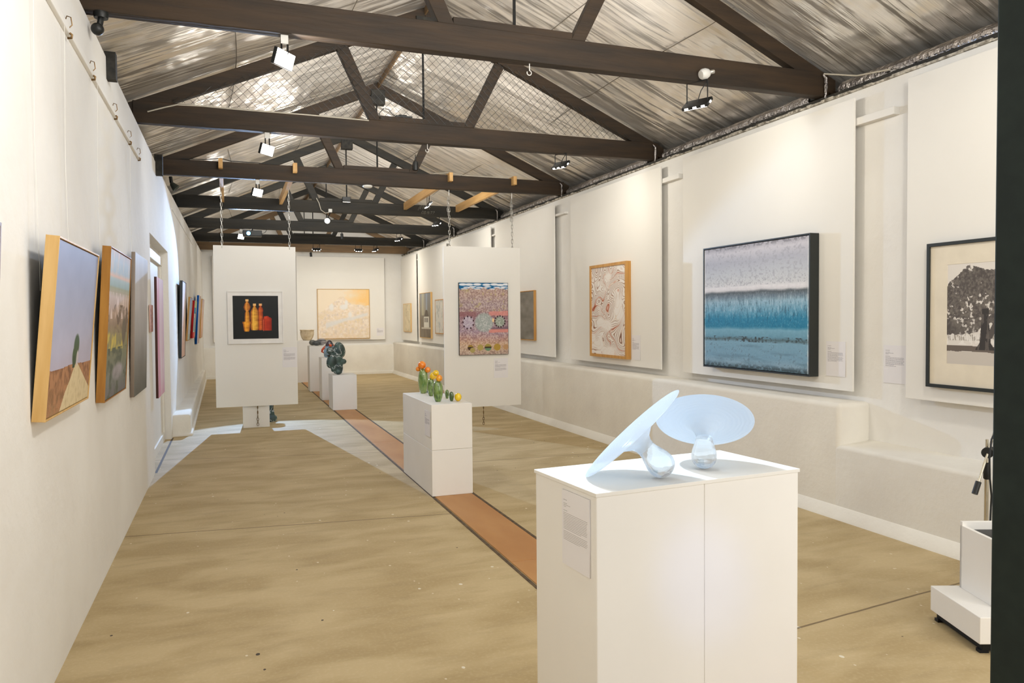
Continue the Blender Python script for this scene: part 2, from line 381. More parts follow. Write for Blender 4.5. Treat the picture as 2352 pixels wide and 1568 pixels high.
for i, ty in enumerate(TY):
    m1 = M_beam if i < 3 else M_beam_d if i < 6 else M_beam_b
    t = thing('roof_truss', TLAB[i], 'roof truss', (1.9, ty, 3.235), 'row of timber roof trusses'); TR.append(t)
    h = .045
    MB().box(XL(ty)-.05, XR+.04, ty-h, ty+h, 3.235, 3.425).build('tie_beam', m1, t, .006)
    for sgn in (0, 1):
        if sgn == 0: poly = [(-.80, raf(-.80)), (1.875, raf(1.875)), (1.875, raf(1.875)+RT), (-.80, raf(-.80)+RT)]
        else: poly = [(1.875, raf(1.875)), (4.60, raf(4.60)), (4.60, raf(4.60)+RT), (1.875, raf(1.875)+RT)]
        MB().prism(poly, 'y', ty-.036, ty+.036).build('rafter', m1, t, .004)
    h = .038
    MB().prism([(1.31, 3.425), (1.42, 3.425), (1.105, 4.125), (1.005, 4.075)], 'y', ty-h, ty+h).build('strut', m1, t, .004)
    MB().prism([(2.265, 3.425), (2.37, 3.425), (2.70, 4.065), (2.61, 4.115)], 'y', ty-h, ty+h).build('strut', m1, t, .004)
    MB().box(1.415, 2.275, ty-.035, ty+.035, 3.425, 3.475).build('straining_beam', m1, t, .003)
    MB().tube([(1.855, ty, 3.47), (1.855, ty, 4.48)], .011, 8).build('king_rod', M_iron, t)
    MB().box(1.78, 1.96, ty-.06, ty+.06, 4.29, 4.475).build('ridge_block', M_gap, t, .004)
    if i < 6:
        MB().tube([(4.44, ty-.07, 3.40), (4.465, ty-.075, 3.37), (4.47, ty-.07, 3.30), (4.468, ty-.065, 3.215)], [.006, .012, .013, .007], 6).build('foil_strap', M_foilstrip, t)
# chalk on the fourth tie beam
M_chalk = pmat('chalk', S(150, 145, 132), .9, n=60, col2=S(90, 86, 76), ramp=(.4, .6))
for tx, x, z, sz in (('JERRY', 3.05, 3.355, .085), ('08/8/77', 3.10, 3.275, .075)):
    c = D.curves.new('chalk_writing', 'FONT'); c.body = tx; c.size = sz; c.shear = .25; c.extrude = .0004; c.offset = -.001
    tmp = D.objects.new('tmp', c); COL.objects.link(tmp); dg = bpy.context.evaluated_depsgraph_get()
    me = D.meshes.new_from_object(tmp.evaluated_get(dg)); D.objects.remove(tmp)
    me.transform(Matrix.Translation((x, TY[3]-.0462, z)) @ Matrix.Rotation(PI/2, 4, 'X')); me.materials.clear(); me.materials.append(M_chalk)
    o = D.objects.new('chalk_writing', me); COL.objects.link(o); o.parent = TR[3]; o.matrix_parent_inverse = TR[3].matrix_basis.inverted(); o['label'] = 'pale chalk writing'
# wire netting over the second truss
nt_ = MB(); ny = TY[1]-.052; st_ = .0775
def clipseg(x0, z0, dx, dz):
    pts = []
    for k in range(1400):
        x = x0+dx*k*.005; z = z0+dz*k*.005
        if z > 4.6: break
        if z > 3.43 and z < raf(x)+.03 and -.5 < x < 4.3: pts.append((x, ny, z))
    return (pts[0], pts[-1]) if len(pts) > 3 else None
k = 0; x = -2.0
while x < 4.6:
    for s_ in (1, -1):
        q = clipseg(x if s_ == 1 else 3.8-x, 3.42, s_*.72, .72)
        if q: nt_.tube(q, .0019, 4)
    x += st_; k += 1
tag(nt_.build('wire_netting', M_black), 'black diamond-mesh wire netting stretched across the second truss', 'netting')
# pale battens lying from the third truss to the fourth
BAT = ((-.065, 'pine batten carrying the left chain of the left hanging panel'), (.805, 'pine batten carrying the right chain of the left hanging panel'),
       (2.82, 'pine batten above the left chain of the right hanging panel'), (3.735, 'pine batten above the right chain of the right hanging panel, rightmost of four'))
for x, lb in BAT:
    b_ = MB().prism([(9.84, 3.33), (9.932, 3.33), (9.932, 3.428), (10.028, 3.428), (10.028, 3.33), (12.70, 3.33), (12.70, 3.445), (9.84, 3.445)], 'x', x-.024, x+.024)
    tag(b_.build('pine_batten', M_pine), lb, 'batten', 'pine battens between two trusses')
# ---------------------------------------------------------------- display boards on the walls
def wall_board(name, lb, x0, x1, y0, y1, z0, z1, grp, batt):
    t = thing(name, lb, 'display board', ((x0+x1)/2, (y0+y1)/2, z0), grp)
    MB().box(x0, x1, y0, y1, z0, z1).build('board', M_panel, t, .002)
    for bb in batt: MB().box(*bb).build('support_batten', M_panel, t)
    return t
XPF = 4.40
for y0, y1, lb in ((2.2, 3.97, 'white display board holding the framed tree print, half hidden by the black door edge'),
                   (4.45, 6.73, 'tall white display board behind the big blue abstract painting'),
                   (7.16, 9.47, 'tall white display board behind the brown wavy-line picture'),
                   (10.03, 12.60, 'tall white display board behind the dark grey picture and the right hanging panel'),
                   (12.86, 15.45, 'white board on the right wall mostly hidden behind the right hanging panel'),
                   (15.85, 18.46, 'white display board holding the brown church picture and a pale drawing'),
                   (18.66, 20.42, 'white display board at the far right corner with one small tan picture')):
    wall_board('display_board', lb, XPF, XPF+.018, y0, y1, .915, 3.115, 'display boards along the right wall',
               [(XPF+.018, XR-.0005, y0+.25, y0+.30, 1.0, 3.0), (XPF+.018, XR-.0005, y1-.30, y1-.25, 1.0, 3.0)])
yb = YB-.10
wall_board('display_board', 'white display board on the back wall behind the pale mountain painting', 1.66, 3.97, yb, yb+.018, .925, 3.14, 'display boards on the back wall', [(1.9, 1.95, yb+.018, YB-.0005, 1.0, 3.0), (3.7, 3.75, yb+.018, YB-.0005, 1.0, 3.0)])
wall_board('display_board', 'white display board on the back wall seen only left of the hanging bottle picture', -.385, 1.10, yb, yb+.018, .925, 3.12, 'display boards on the back wall', [(-.2, -.15, yb+.018, YB-.0005, 1.0, 3.0), (.8, .85, yb+.018, YB-.0005, 1.0, 3.0)])

# ---------------------------------------------------------------- art painted as colour grids
def art_mat(name, rough=.6):
    if name in MATS: return MATS[name]
    mt, nt, b = nmat(name); a = nt.nodes.new('ShaderNodeVertexColor'); a.layer_name = 'Col'
    nt.links.new(a.outputs[0], b.inputs['Base Color']); b.inputs['Roughness'].default_value = rough; b.inputs['Specular IOR Level'].default_value = .2
    MATS[name] = mt; return mt
def canvas(name, img, x0, x1, z0, z1, yf, yb_, parent, side=(205, 195, 180), rough=.6):
    """a stretched canvas or sheet: picture grid on the front (y = yf), plain sides and back; local x right, z up, y into the wall"""
    H, W = img.shape[:2]
    gx, gz = np.meshgrid(np.linspace(x0, x1, W+1), np.linspace(z1, z0, H+1))
    V = np.stack([gx, np.full_like(gx, yf), gz], -1).reshape(-1, 3)
    n = len(V); idx = np.arange((H+1)*(W+1)).reshape(H+1, W+1)
    F = np.stack([idx[1:, :-1], idx[1:, 1:], idx[:-1, 1:], idx[:-1, :-1]], -1).reshape(-1, 4)
    c8 = np.array([(x0, yf, z0), (x1, yf, z0), (x1, yf, z1), (x0, yf, z1), (x0, yb_, z0), (x1, yb_, z0), (x1, yb_, z1), (x0, yb_, z1)])
    sf = np.array([(0, 4, 5, 1), (1, 5, 6, 2), (2, 6, 7, 3), (3, 7, 4, 0), (4, 7, 6, 5)])+n
    V = np.concatenate([V, c8]); FA = np.concatenate([F, sf])
    me = D.meshes.new(name); me.vertices.add(len(V)); me.vertices.foreach_set('co', V.astype(np.float32).ravel())
    me.loops.add(FA.size); me.loops.foreach_set('vertex_index', FA.astype(np.int32).ravel())
    me.polygons.add(len(FA)); me.polygons.foreach_set('loop_start', np.arange(0, FA.size, 4, dtype=np.int32))
    me.update(calc_edges=True)
    ca = me.color_attributes.new('Col', 'FLOAT_COLOR', 'CORNER')
    fc = np.concatenate([lin(np.clip(img.reshape(-1, 3), 0, 255)), np.tile(lin(side), (5, 1))]); fc = np.concatenate([fc, np.ones((len(fc), 1))], 1)
    ca.data.foreach_set('color', np.repeat(fc, 4, axis=0).astype(np.float32).ravel())
    me.materials.append(art_mat('painted_surface_%.1f' % rough, rough))
    o = D.objects.new(name, me); COL.objects.link(o)
    if parent: o.parent = parent
    return o
def C3(*c): return np.array(c, float)
def lerp(a, b, t): t = np.clip(t, 0, 1)[..., None]; return a*(1-t)+b*t
def grad(v, stops):
    out = np.zeros(v.shape+(3,)); p = [s[0] for s in stops]
    for k in range(3): out[..., k] = np.interp(v, p, [s[1][k] for s in stops])
    return out
def uv(H, W): v, u = np.mgrid[0:H, 0:W]; return (u+.5)/W, (v+.5)/H
def put(im, mask, col, a=1.0):
    m_ = (np.clip(mask, 0, 1)*a)[..., None]; return im*(1-m_)+np.asarray(col, float)*m_
def ell(u, v, cu, cv, ru, rv, soft=.1): return np.clip((1-np.sqrt(((u-cu)/ru)**2+((v-cv)/rv)**2))/soft, 0, 1)

def art_lone_tree():
    H, W = 230, 190; u, v = uv(H, W); n = fbm(H, W, 6, 5, 3)
    im = grad(v, [(0, (150, 158, 188)), (.4, (166, 168, 190)), (.74, (184, 178, 196))])+(n[..., None]-.5)*14
    hz = .735+.006*np.sin(u*9); st = fbm(H, W, 22, 40, 8)
    fld = lerp(C3(176, 128, 92), C3(122, 84, 58), (st-.42)*3.2); fld = lerp(fld, C3(208, 176, 128), (v-.8)*2*(st > .55))
    im = np.where((v > hz)[..., None], fld, im)
    w0 = .575-(v-.735)*1.25; w1 = .64+(v-.735)*1.9; w0 = np.where(v > .9, .575-.206-(v-.9)*.9, w0)
    im = put(im, ((u > w0+.03*(n-.5)) & (u < w1) & (v > hz))*1.0, (219, 200, 160)); im = put(im, ((u > w0) & (u < w1) & (v > hz))*(st-.5)*2, (190, 168, 126))
    cr = np.maximum(ell(u, v, .575, .62, .075, .085, .25), ell(u, v, .545, .68, .065, .075, .25))
    im = put(im, cr+(n-.5)*.5*(cr > 0), (72, 88, 60)); im = put(im, ((np.abs(u-.535) < .028) & (v > .68) & (v < .755))*1.0, (64, 78, 56))
    im = put(im, ell(u, v, .615, .70, .03, .06, .3), (196, 186, 190))
    return im
def art_headland():
    H, W = 210, 130; u, v = uv(H, W); n = fbm(H, W, 9, 6, 11); s = fbm(H, W, 10, 30, 12); b = fbm(H, W, 14, 8, 15)
    im = grad(v, [(0, (196, 184, 186)), (.06, (186, 198, 212)), (.14, (178, 194, 206)), (.17, (226, 190, 172)), (.19, (172, 190, 192)), (.235, (158, 178, 176)), (.25, (164, 164, 132)), (.275, (176, 166, 138)),
                  (.31, (206, 188, 180)), (.42, (190, 164, 148)), (.5, (154, 134, 116)), (.6, (150, 142, 104)), (.72, (128, 130, 108)), (.86, (126, 130, 122)), (1, (116, 112, 116))])
    im = put(im, (s-.5)*3*(v < .16), (226, 196, 184), .8); im = put(im, (s-.5)*5*((v > .28) & (v < .46)), (228, 210, 206)); im = put(im, (b-.52)*6*((v > .36) & (v < .56)), (116, 98, 84))
    im = put(im, (n-.44)*7*((v > .5) & (v < .68) & (u < .75)), (206, 186, 96)); im = put(im, ell(u, v, .78, .55, .12, .12, .3), (112, 102, 88)); im = put(im, (b-.5)*5*(v > .66), (92, 98, 84)); im = put(im, ell(u, v, .55, .84, .3, .07, .4)*(n+.2), (172, 162, 172))
    return im+(s[..., None]-.5)*16
def art_grey_fade():
    H, W = 220, 120; u, v = uv(H, W); s = fbm(H, W, 2, 26, 21); n = fbm(H, W, 5, 4, 22)
    return grad(v, [(0, (200, 200, 206)), (.3, (198, 196, 200)), (.6, (166, 164, 164)), (.8, (128, 126, 122)), (1, (98, 98, 92))])+(s[..., None]-.5)*10+(n[..., None]-.5)*14
def art_pink():
    H, W = 220, 60; u, v = uv(H, W); s = fbm(H, W, 3, 16, 31); n = fbm(H, W, 6, 4, 33)
    im = grad(u, [(0, (214, 142, 168)), (.25, (222, 160, 180)), (.45, (226, 200, 206)), (.7, (222, 190, 198)), (1, (208, 176, 190))])
    im = put(im, (s-.5)*3, (236, 222, 222)); im = put(im, np.clip((v-.85)*5, 0, 1)*(n), (214, 140, 160)); return im
def art_small_pink():
    H, W = 50, 40; n = fbm(H, W, 9, 7, 41); return lerp(C3(196, 146, 134), C3(138, 98, 90), (n-.35)*2.6)
def art_peach(seed, top=(206, 200, 214)):
    H, W = 140, 60; u, v = uv(H, W); n = fbm(H, W, 6, 5, seed); s = fbm(H, W, 3, 18, seed+1)
    return grad(v, [(0, top), (.25, (222, 200, 192)), (.6, (230, 190, 166)), (1, (218, 178, 156))])+(n[..., None]-.5)*34+(s[..., None]-.5)*24
def art_blue_peach():
    H, W = 120, 60; u, v = uv(H, W); n = fbm(H, W, 5, 5, 55); im = lerp(C3(168, 186, 224), C3(214, 206, 206), v+.4*(n-.5)); im = put(im, (n-.5)*4, (196, 206, 222)); return put(im, (v > .86)*1.0, (186, 200, 194))
def art_blocks():
    H, W = 120, 60; u, v = uv(H, W); im = np.zeros((H, W, 3))+C3(196, 214, 170); im[v > .2] = (206, 216, 196)
    for a, b, c, d, col in ((0, .7, .18, .34, (0, 152, 196)), (.1, .55, .34, .84, (240, 236, 214)), (.55, .8, .3, .9, (16, 92, 150)), (0, .12, .3, .9, (0, 140, 170)), (.8, 1, .2, .95, (222, 210, 190)), (0, .75, .84, 1, (236, 70, 68)), (.25, .4, .45, .8, (34, 160, 176))):
        im[(u >= a) & (u < b) & (v >= c) & (v < d)] = col
    return im
def art_white_edge():
    H, W = 100, 50; u, v = uv(H, W); n = fbm(H, W, 5, 5, 61); im = np.zeros((H, W, 3))+C3(222, 216, 220)+(n[..., None]-.5)*16; im = put(im, (u > .5)*1.0, (206, 178, 168)); return put(im, (u < .08)*1.0, (196, 206, 232))
def art_bottles():
    H, W = 220, 224; u, v = uv(H, W); im = np.zeros((H, W, 3))+C3(24, 26, 26)+(fbm(H, W, 5, 5, 71)[..., None]-.5)*10
    hl = fbm(H, W, 22, 6, 72)
    def body(im, cu, prof, hot, dark):
        hw = np.interp(v[:, 0], [p[0] for p in prof], [p[1] for p in prof], left=0, right=0)[:, None]
        t = (u-cu)/np.maximum(hw, 1e-4); ins = (np.abs(t) < 1) & (hw > 0)
        sh = np.clip(1-np.abs(t)**2, 0, 1)**.7*(.45+.75*hl)+.45*np.exp(-((t+.35)/.16)**2)
        return np.where(ins[..., None], lerp(C3(*dark), C3(*hot), sh), im)
    au = (632-485)/470
    im = body(im, (770-485)/470, [(.18, .035), (.24, .034), (.25, .02), (.29, .05), (.36, .062), (.37, .05), (.5, .055), (.8, .06)], (232, 110, 40), (96, 22, 10))
    im = body(im, (845-485)/470-.02, [(.475, .03), (.5, .05), (.505, .075), (.53, .105), (.81, .10)], (196, 58, 26), (120, 22, 12))
    im = put(im, ((np.abs(u-.668) < .006) & (v > .55) & (v < .82))*1.0, (240, 120, 70), .8); im = put(im, ((u > .68) & (u < .74) & (v > .475) & (v < .53))*1.0, (226, 70, 36), .8)
    im = body(im, (708-485)/470, [(.18, .034), (.24, .034), (.245, .022), (.29, .05), (.37, .09), (.54, .094), (.55, .088), (.74, .094), (.79, .085), (.80, .06)], (255, 196, 74), (126, 46, 8))
    im = body(im, au, [(.36, .035), (.40, .05), (.5, .058), (.6, .06)], (250, 176, 60), (110, 40, 8))
    im = body(im, au, [(.08, .034), (.13, .032), (.14, .022), (.18, .05), (.26, .078), (.32, .062), (.35, .035), (.36, .03)], (250, 170, 64), (110, 40, 10))
    im = body(im, au-.015, [(.60, .095), (.64, .092), (.65, .082), (.80, .062), (.825, .05)], (255, 176, 50), (140, 62, 10))
    for cu in (au, (708-485)/470, (770-485)/470):
        y0 = .08 if cu == au else .18; im = put(im, ((np.abs(u-cu) < .034) & (v > y0) & (v < y0+.05))*1.0, (252, 206, 140), .8)
    return im
def art_mountain():
    H, W = 190, 200; u, v = uv(H, W); n = fbm(H, W, 8, 8, 81); r = fbm(H, W, 26, 26, 82); s = np.abs(fbm(H, W, 14, 14, 83)-.5)*2
    im = lerp(C3(244, 228, 204), C3(252, 208, 140), (u-.45)*2*(1-v*.4)+(n-.5))
    ridge = np.interp(u[0], [0, .1, .2, .32, .42, .5, .58, .66, .8, .9, 1], [.48, .44, .34, .24, .16, .15, .22, .31, .31, .34, .32])[None]+(.04*(n-.5))
    mt = lerp(C3(240, 222, 202), C3(222, 208, 196), (s-.2)*2.2); mt = put(mt, (r-.52)*5, (246, 232, 214)); mt = put(mt, np.clip((.5-r)*3, 0, 1), (232, 212, 170), .7)
    im = np.where((v > ridge)[..., None], mt, im)
    for cu, cv, ru, rv in ((.26, .36, .06, .1), (.55, .3, .04, .1), (.5, .36, .1, .07), (.62, .52, .05, .08)): im = put(im, ell(u, v, cu, cv, ru, rv, .5)*(v > ridge), (236, 234, 230), .9)
    d = v-(.62+.32*(.55-u)*(u < .62)*1.0-.3*(u-.62)*(u > .62)); im = put(im, np.clip(1-np.abs(d+.01)/(.05+.14*np.clip(.5-u, 0, .35)), 0, 1)*((u > .15) & (u < .97))*1.4, (228, 226, 224), .85)
    return put(im, np.clip((v-.86)*5, 0, 1)*(n-.2)*1.4*((u > .15) & (u < .75)), (248, 214, 176), .8)
def art_waves():
    H, W = 330, 150; u, v = uv(H, W); n1 = fbm(H, W, 3.5, 2.2, 91, 2); n2 = fbm(H, W, 3.0, 2.0, 97, 2)
    q = np.sin(6*(u+1.2*n1))+np.cos(4.4*(v*2.2+1.5*n2)); ph = (q+2.6*n1+1.3*u)*13; ln = np.abs(np.sin(ph)); band = fbm(H, W, 5, 3, 94, 2)
    im = np.zeros((H, W, 3))+C3(240, 234, 228)
    strong = np.clip((band-.30)*5, 0, 1)*np.clip(1.35-u*.6, .4, 1)
    im = put(im, np.clip((.75-ln)*2.5, 0, 1)*strong*.8, (204, 172, 150)); im = put(im, np.clip((.34-ln)*6, 0, 1)*strong, (112, 70, 50))
    im = put(im, np.clip((np.sin(ph/4.0)-.9)*9, 0, 1)*strong, (176, 78, 44), .7); im = put(im, np.clip((.2-np.abs(np.sin(ph*.5+1)))*4, 0, 1), (214, 186, 158), .7)
    return im
def art_blue():
    H, W = 330, 280; u, v = uv(H, W); n = fbm(H, W, 5, 6, 101); vs_ = fbm(H, W, 20, 120, 102, 3); g = fbm(H, W, 60, 60, 103, 3); hs = fbm(H, W, 30, 5, 104)
    vv = v+.03*(n-.5)
    im = grad(vv, [(0, (170, 168, 178)), (.05, (206, 204, 212)), (.13, (182, 184, 196)), (.22, (196, 200, 208)), (.30, (210, 212, 216)), (.345, (228, 226, 230)), (.365, (214, 212, 216)), (.385, (92, 98, 102)), (.42, (118, 134, 146)),
                   (.46, (150, 182, 200)), (.53, (112, 164, 190)), (.60, (44, 128, 164)), (.66, (42, 124, 158)), (.69, (122, 170, 192)), (.745, (110, 156, 178)), (.765, (92, 116, 124)), (.785, (128, 168, 190)), (.9, (124, 162, 186)), (.96, (140, 170, 190)), (1, (84, 108, 120))])
    fine = np.random.RandomState(5).rand(H, W); fine = (fine+np.roll(fine, 1, 0)+np.roll(fine, 2, 0)+np.roll(fine, 3, 0))/4
    im = put(im, (vs_-.52)*4*np.clip((v-.37)*14, 0, 1)*np.clip((.63-v)*10, 0, 1)+(fine-.6)*2.5*((v > .38) & (v < .66)), (196, 212, 222), .5); im = put(im, (.48-vs_)*4*np.clip((v-.37)*14, 0, 1)*np.clip((.68-v)*10, 0, 1)+(.4-fine)*2.5*((v > .37) & (v < .68)), (50, 76, 92), .5)
    im = put(im, (fine-.66)*7*np.clip((v-.21)*12, 0, 1)*(v < .33), (104, 108, 116), .6); im = put(im, (g-.5)*3*(v < .33), (150, 150, 162), .6); im = put(im, (g-.5)*5*((v > .74) & (v < .785))*(hs+.2), (54, 60, 60), .9)
    im = put(im, (g*.6+fine*.4-.60)*9*(v > .8), (84, 106, 118), .6); im = put(im, (hs-.54)*3*(v > .8), (100, 132, 150), .6); im = put(im, np.clip((v-.955)*30, 0, 1)*(g > .46), (60, 74, 80), .8); im = put(im, np.clip((.03-v)*40, 0, 1)*(g > .5), (110, 108, 112), .7)
    im = put(im, ((u < .012)+(u > .988))*(g+.1), (224, 226, 226), .7)
    return im+(g[..., None]-.5)*14
def art_tree_print():
    H, W = 260, 340; u, v = uv(H, W); im = np.zeros((H, W, 3))+C3(226, 220, 212); g = fbm(H, W, 40, 50, 111, 3); n = fbm(H, W, 7, 9, 112); hl = fbm(H, W, 30, 38, 113, 3)
    im = put(im, (v > .93)*0+(v > .87)*1.0, (206, 198, 188)); im = put(im, ((v > .815+.01*(n-.5)) & (v < .875+.03*(n-.5)))*1.0, (112, 102, 94))
    im = put(im, ((v > .70) & (v < .76))*(np.abs(np.sin(u*150+6*n)) > .5), (150, 142, 132), .7); im = put(im, ((v > .70) & (v < .80) & (u > .0))*(hl > .55), (238, 234, 228), .8)
    im = put(im, ((u > .50) & (u < .64) & (v > .66) & (v < .80))*1.0, (236, 232, 226)); im = put(im, ((u > .545) & (u < .57) & (v > .71) & (v < .74))*1.0, (90, 84, 80))
    top = np.interp(u[0], [0, .04, .1, .16, .22, .3, .4, .5, .62, .75, .9, 1], [.22, .16, .12, .05, .02, .05, .08, .06, .04, .1, .18, .3])[None]+.03*(g-.5)
    bot = np.interp(u[0], [0, .15, .28, .34, .5, .6, .8, 1], [.70, .70, .68, .62, .56, .60, .68, .66])[None]+.04*(g-.5)
    cr = (v > top) & (v < bot)
    im = np.where(cr[..., None], lerp(C3(88, 82, 78), C3(128, 120, 112), (g-.3)*1.8+(n-.5)), im)
    im = put(im, cr*(hl-.605)*14*(n > .47), (226, 220, 212)); im = put(im, cr*(fbm(H, W, 60, 80, 119, 2)-.5)*3, (146, 138, 130), .5); im = put(im, cr*np.clip((v-.5)*4, 0, 1)*(g-.3), (52, 50, 50), .9)
    tw = np.interp(v[:, 0], [.45, .6, .7, .78, .84], [.03, .035, .045, .05, .085])[:, None]
    im = put(im, ((np.abs(u-.36) < tw) & (v > .45) & (v < .85))*1.0, (66, 62, 60)); im = put(im, ((np.abs(u-(.40+(.72-v)*.42)) < .028) & (v > .42) & (v < .74))*1.0, (92, 86, 82)); im = put(im, ((np.abs(u-.36) < tw) & (v > .5) & (v < .85))*(fbm(H, W, 10, 70, 115) > .55), (120, 112, 106), .6)
    return im
def art_country():
    H, W = 290, 200; u, v = uv(H, W); g = fbm(H, W, 70, 50, 121, 3); n = fbm(H, W, 8, 6, 122); k = fbm(H, W, 30, 22, 124)
    im = grad(v+.05*(n-.5), [(0, (176, 150, 146)), (.15, (184, 156, 146)), (.3, (176, 156, 160)), (.40, (166, 138, 138)), (.45, (150, 112, 122)), (.6, (156, 130, 144)), (.68, (172, 150, 168)), (.78, (190, 148, 138)), (.86, (208, 172, 140)), (.93, (200, 172, 148)), (1, (184, 160, 146))])
    im = put(im, (g-.52)*6, (220, 206, 196), .55); im = put(im, (.46-g)*6, (126, 100, 100), .5); im = put(im, (k-.62)*7*(v < .4), (190, 178, 110), .5)
    im = put(im, ((v > .38+.04*n) & (v < .44+.06*n) & (u > .6))*1.0, (222, 146, 138), .8); im = put(im, ((v > .64) & (v < .68+.03*n) & (u > .6))*1.0, (226, 142, 128), .8)
    im = put(im, ((v > .40) & (v < .47) & (u < .34))*1.0, (146, 100, 104), .7); im = put(im, ((v > .60+.03*n) & (v < .65) & (u > .62))*1.0, (120, 96, 110), .8)
    for cu, cv, ru, rv, c, nd in ((.18, .55, .125, .1, (184, 170, 190), 9), (.5, .55, .21, .145, (164, 176, 172), 0), (.83, .54, .125, .09, (152, 166, 150), 13)):
        im = put(im, ell(u, v, cu, cv, ru, rv, .2), c, .9); im = put(im, ell(u, v, cu, cv, ru, rv, .2)*(g-.5)*5, (216, 214, 214), .6)
        for q in range(nd):
            a = 2*PI*q/nd+.4; im = put(im, ell(u, v, cu+ru*.86*math.cos(a), cv+rv*.86*math.sin(a), .018, .016, .3), (76, 54, 62))
    im = put(im, ell(u, v, .69, .52, .025, .035, .3), (244, 212, 160))
    for cu, ru, c1, c2 in ((.22, .06, (166, 134, 60), (82, 56, 44)), (.26, .055, (176, 160, 98), None), (.42, .065, (180, 162, 92), None), (.58, .075, (164, 150, 72), (108, 146, 116)), (.77, .075, (180, 148, 66), None), (.95, .06, (190, 150, 110), None)):
        cv = .90 if cu != .26 else .935; mk = ell(u, v, cu, cv, ru, ru*.69, .12); im = put(im, mk, c1)
        if c2: im = put(im, mk*(v > cv+(.0 if cu > .3 else .005)), c2); im = put(im, mk*(np.abs(v-cv) < .012), (70, 54, 40))
    wv = .075+.012*np.sin(u*22)+.01*np.sin(u*47); im = np.where((v < wv)[..., None], C3(22, 98, 148), im)
    for r_, (cv, th) in enumerate(((.022, .020), (.056, .010), (.076, .009))):
        for q in range(7):
            cu = (q+.5+.35*(r_ % 2))/6.5+.03*math.sin(q*5+r_); im = put(im, ell(u, v, cu, cv+.006*math.sin(q*3+r_), .085 if r_ else .1, th, .3)*(v < wv+.012), (232, 234, 240))
    return im
def art_tan():
    H, W = 80, 40; u, v = uv(H, W); n = fbm(H, W, 5, 4, 131); im = np.zeros((H, W, 3))+C3(222, 208, 176)+(n[..., None]-.5)*20; return put(im, np.clip((.05-np.abs(n-.5))*20, 0, 1)*(u > .3), (172, 156, 122), .6)
def art_church():
    H, W = 140, 60; u, v = uv(H, W); s = fbm(H, W, 2, 18, 141); im = grad(v, [(0, (150, 152, 156)), (.4, (146, 140, 128)), (.6, (126, 116, 102)), (1, (132, 120, 104))])+(s[..., None]-.5)*40
    im = put(im, np.clip(1-np.abs(u-.3)/.2, 0, 1)*(v < .5), (206, 200, 168), .7); im = put(im, np.clip(1-np.abs(u-.65)/.12, 0, 1)*(v < .4), (168, 184, 206), .7)
    im = put(im, ((np.abs(u-.62) < (v-.30)*.9) & (v > .38) & (v < .54))*1.0, (104, 96, 86)); im = put(im, ((np.abs(u-.62) < .23) & (v > .53) & (v < .77))*1.0, (222, 218, 206))
    for c in (.48, .6, .72): im = put(im, ((np.abs(u-c) < .035) & (v > .56) & (v < .66))*1.0, (92, 86, 80))
    return put(im, ((u > .15) & (v > .77) & (v < .81))*1.0, (196, 188, 172))
def art_pale_lines():
    H, W = 80, 44; u, v = uv(H, W); n = fbm(H, W, 9, 6, 151); im = np.zeros((H, W, 3))+C3(228, 224, 214); return put(im, np.clip((n-.5)*4, 0, 1), (186, 190, 186), .7)
def art_dark_grey():
    H, W = 130, 70; u, v = uv(H, W); n = fbm(H, W, 5, 4, 161); s = fbm(H, W, 20, 3, 162); im = np.zeros((H, W, 3))+C3(132, 126, 116)+(n[..., None]-.5)*50+(s[..., None]-.5)*16
    return put(im, np.clip(1-np.abs(u-.25-.1*np.sin(v*5))/.02, 0, 1)*(v > .2), (92, 88, 80), .7)
def art_edge_sliver():
    H, W = 60, 60; u, v = uv(H, W); return grad(v, [(0, (150, 140, 130)), (1, (120, 112, 104))])
def label_img(seed, rows=(5, 8), W=84, H=120, ink=(118, 112, 124)):
    r = np.random.RandomState(seed); im = np.zeros((H, W, 3))+C3(236, 233, 234)
    def line(y, x0, x1, c, h=1):
        x = x0
        while x < x1:
            w = r.randint(2, 7); im[y:y+h, x:min(x+w, x1)] = c; x += w+1
    y = int(H*.13); q_ = H/120; sp = int(3*q_) if q_ > 1.2 else 2 if rows[0]+rows[1] > 14 else 3
    line(y, 7, 22, (70, 66, 72), 1); y += int(6*q_)
    for k in range(3): line(y, 7, 7+[16, 30, 12][k], ink); y += int(3*q_)
    y += int(4*q_); line(y, 7, 24, (70, 66, 72), 1); y += int(4*q_)
    for q in range(rows[0]+rows[1]):
        line(y, 7, W-9-(r.randint(20, 40) if q in (rows[0]-1, rows[0]+rows[1]-1) else r.randint(0, 4)), ink); y += sp
        if q == rows[0]-1 and rows[0]+rows[1] > 11: y += 3
    return im

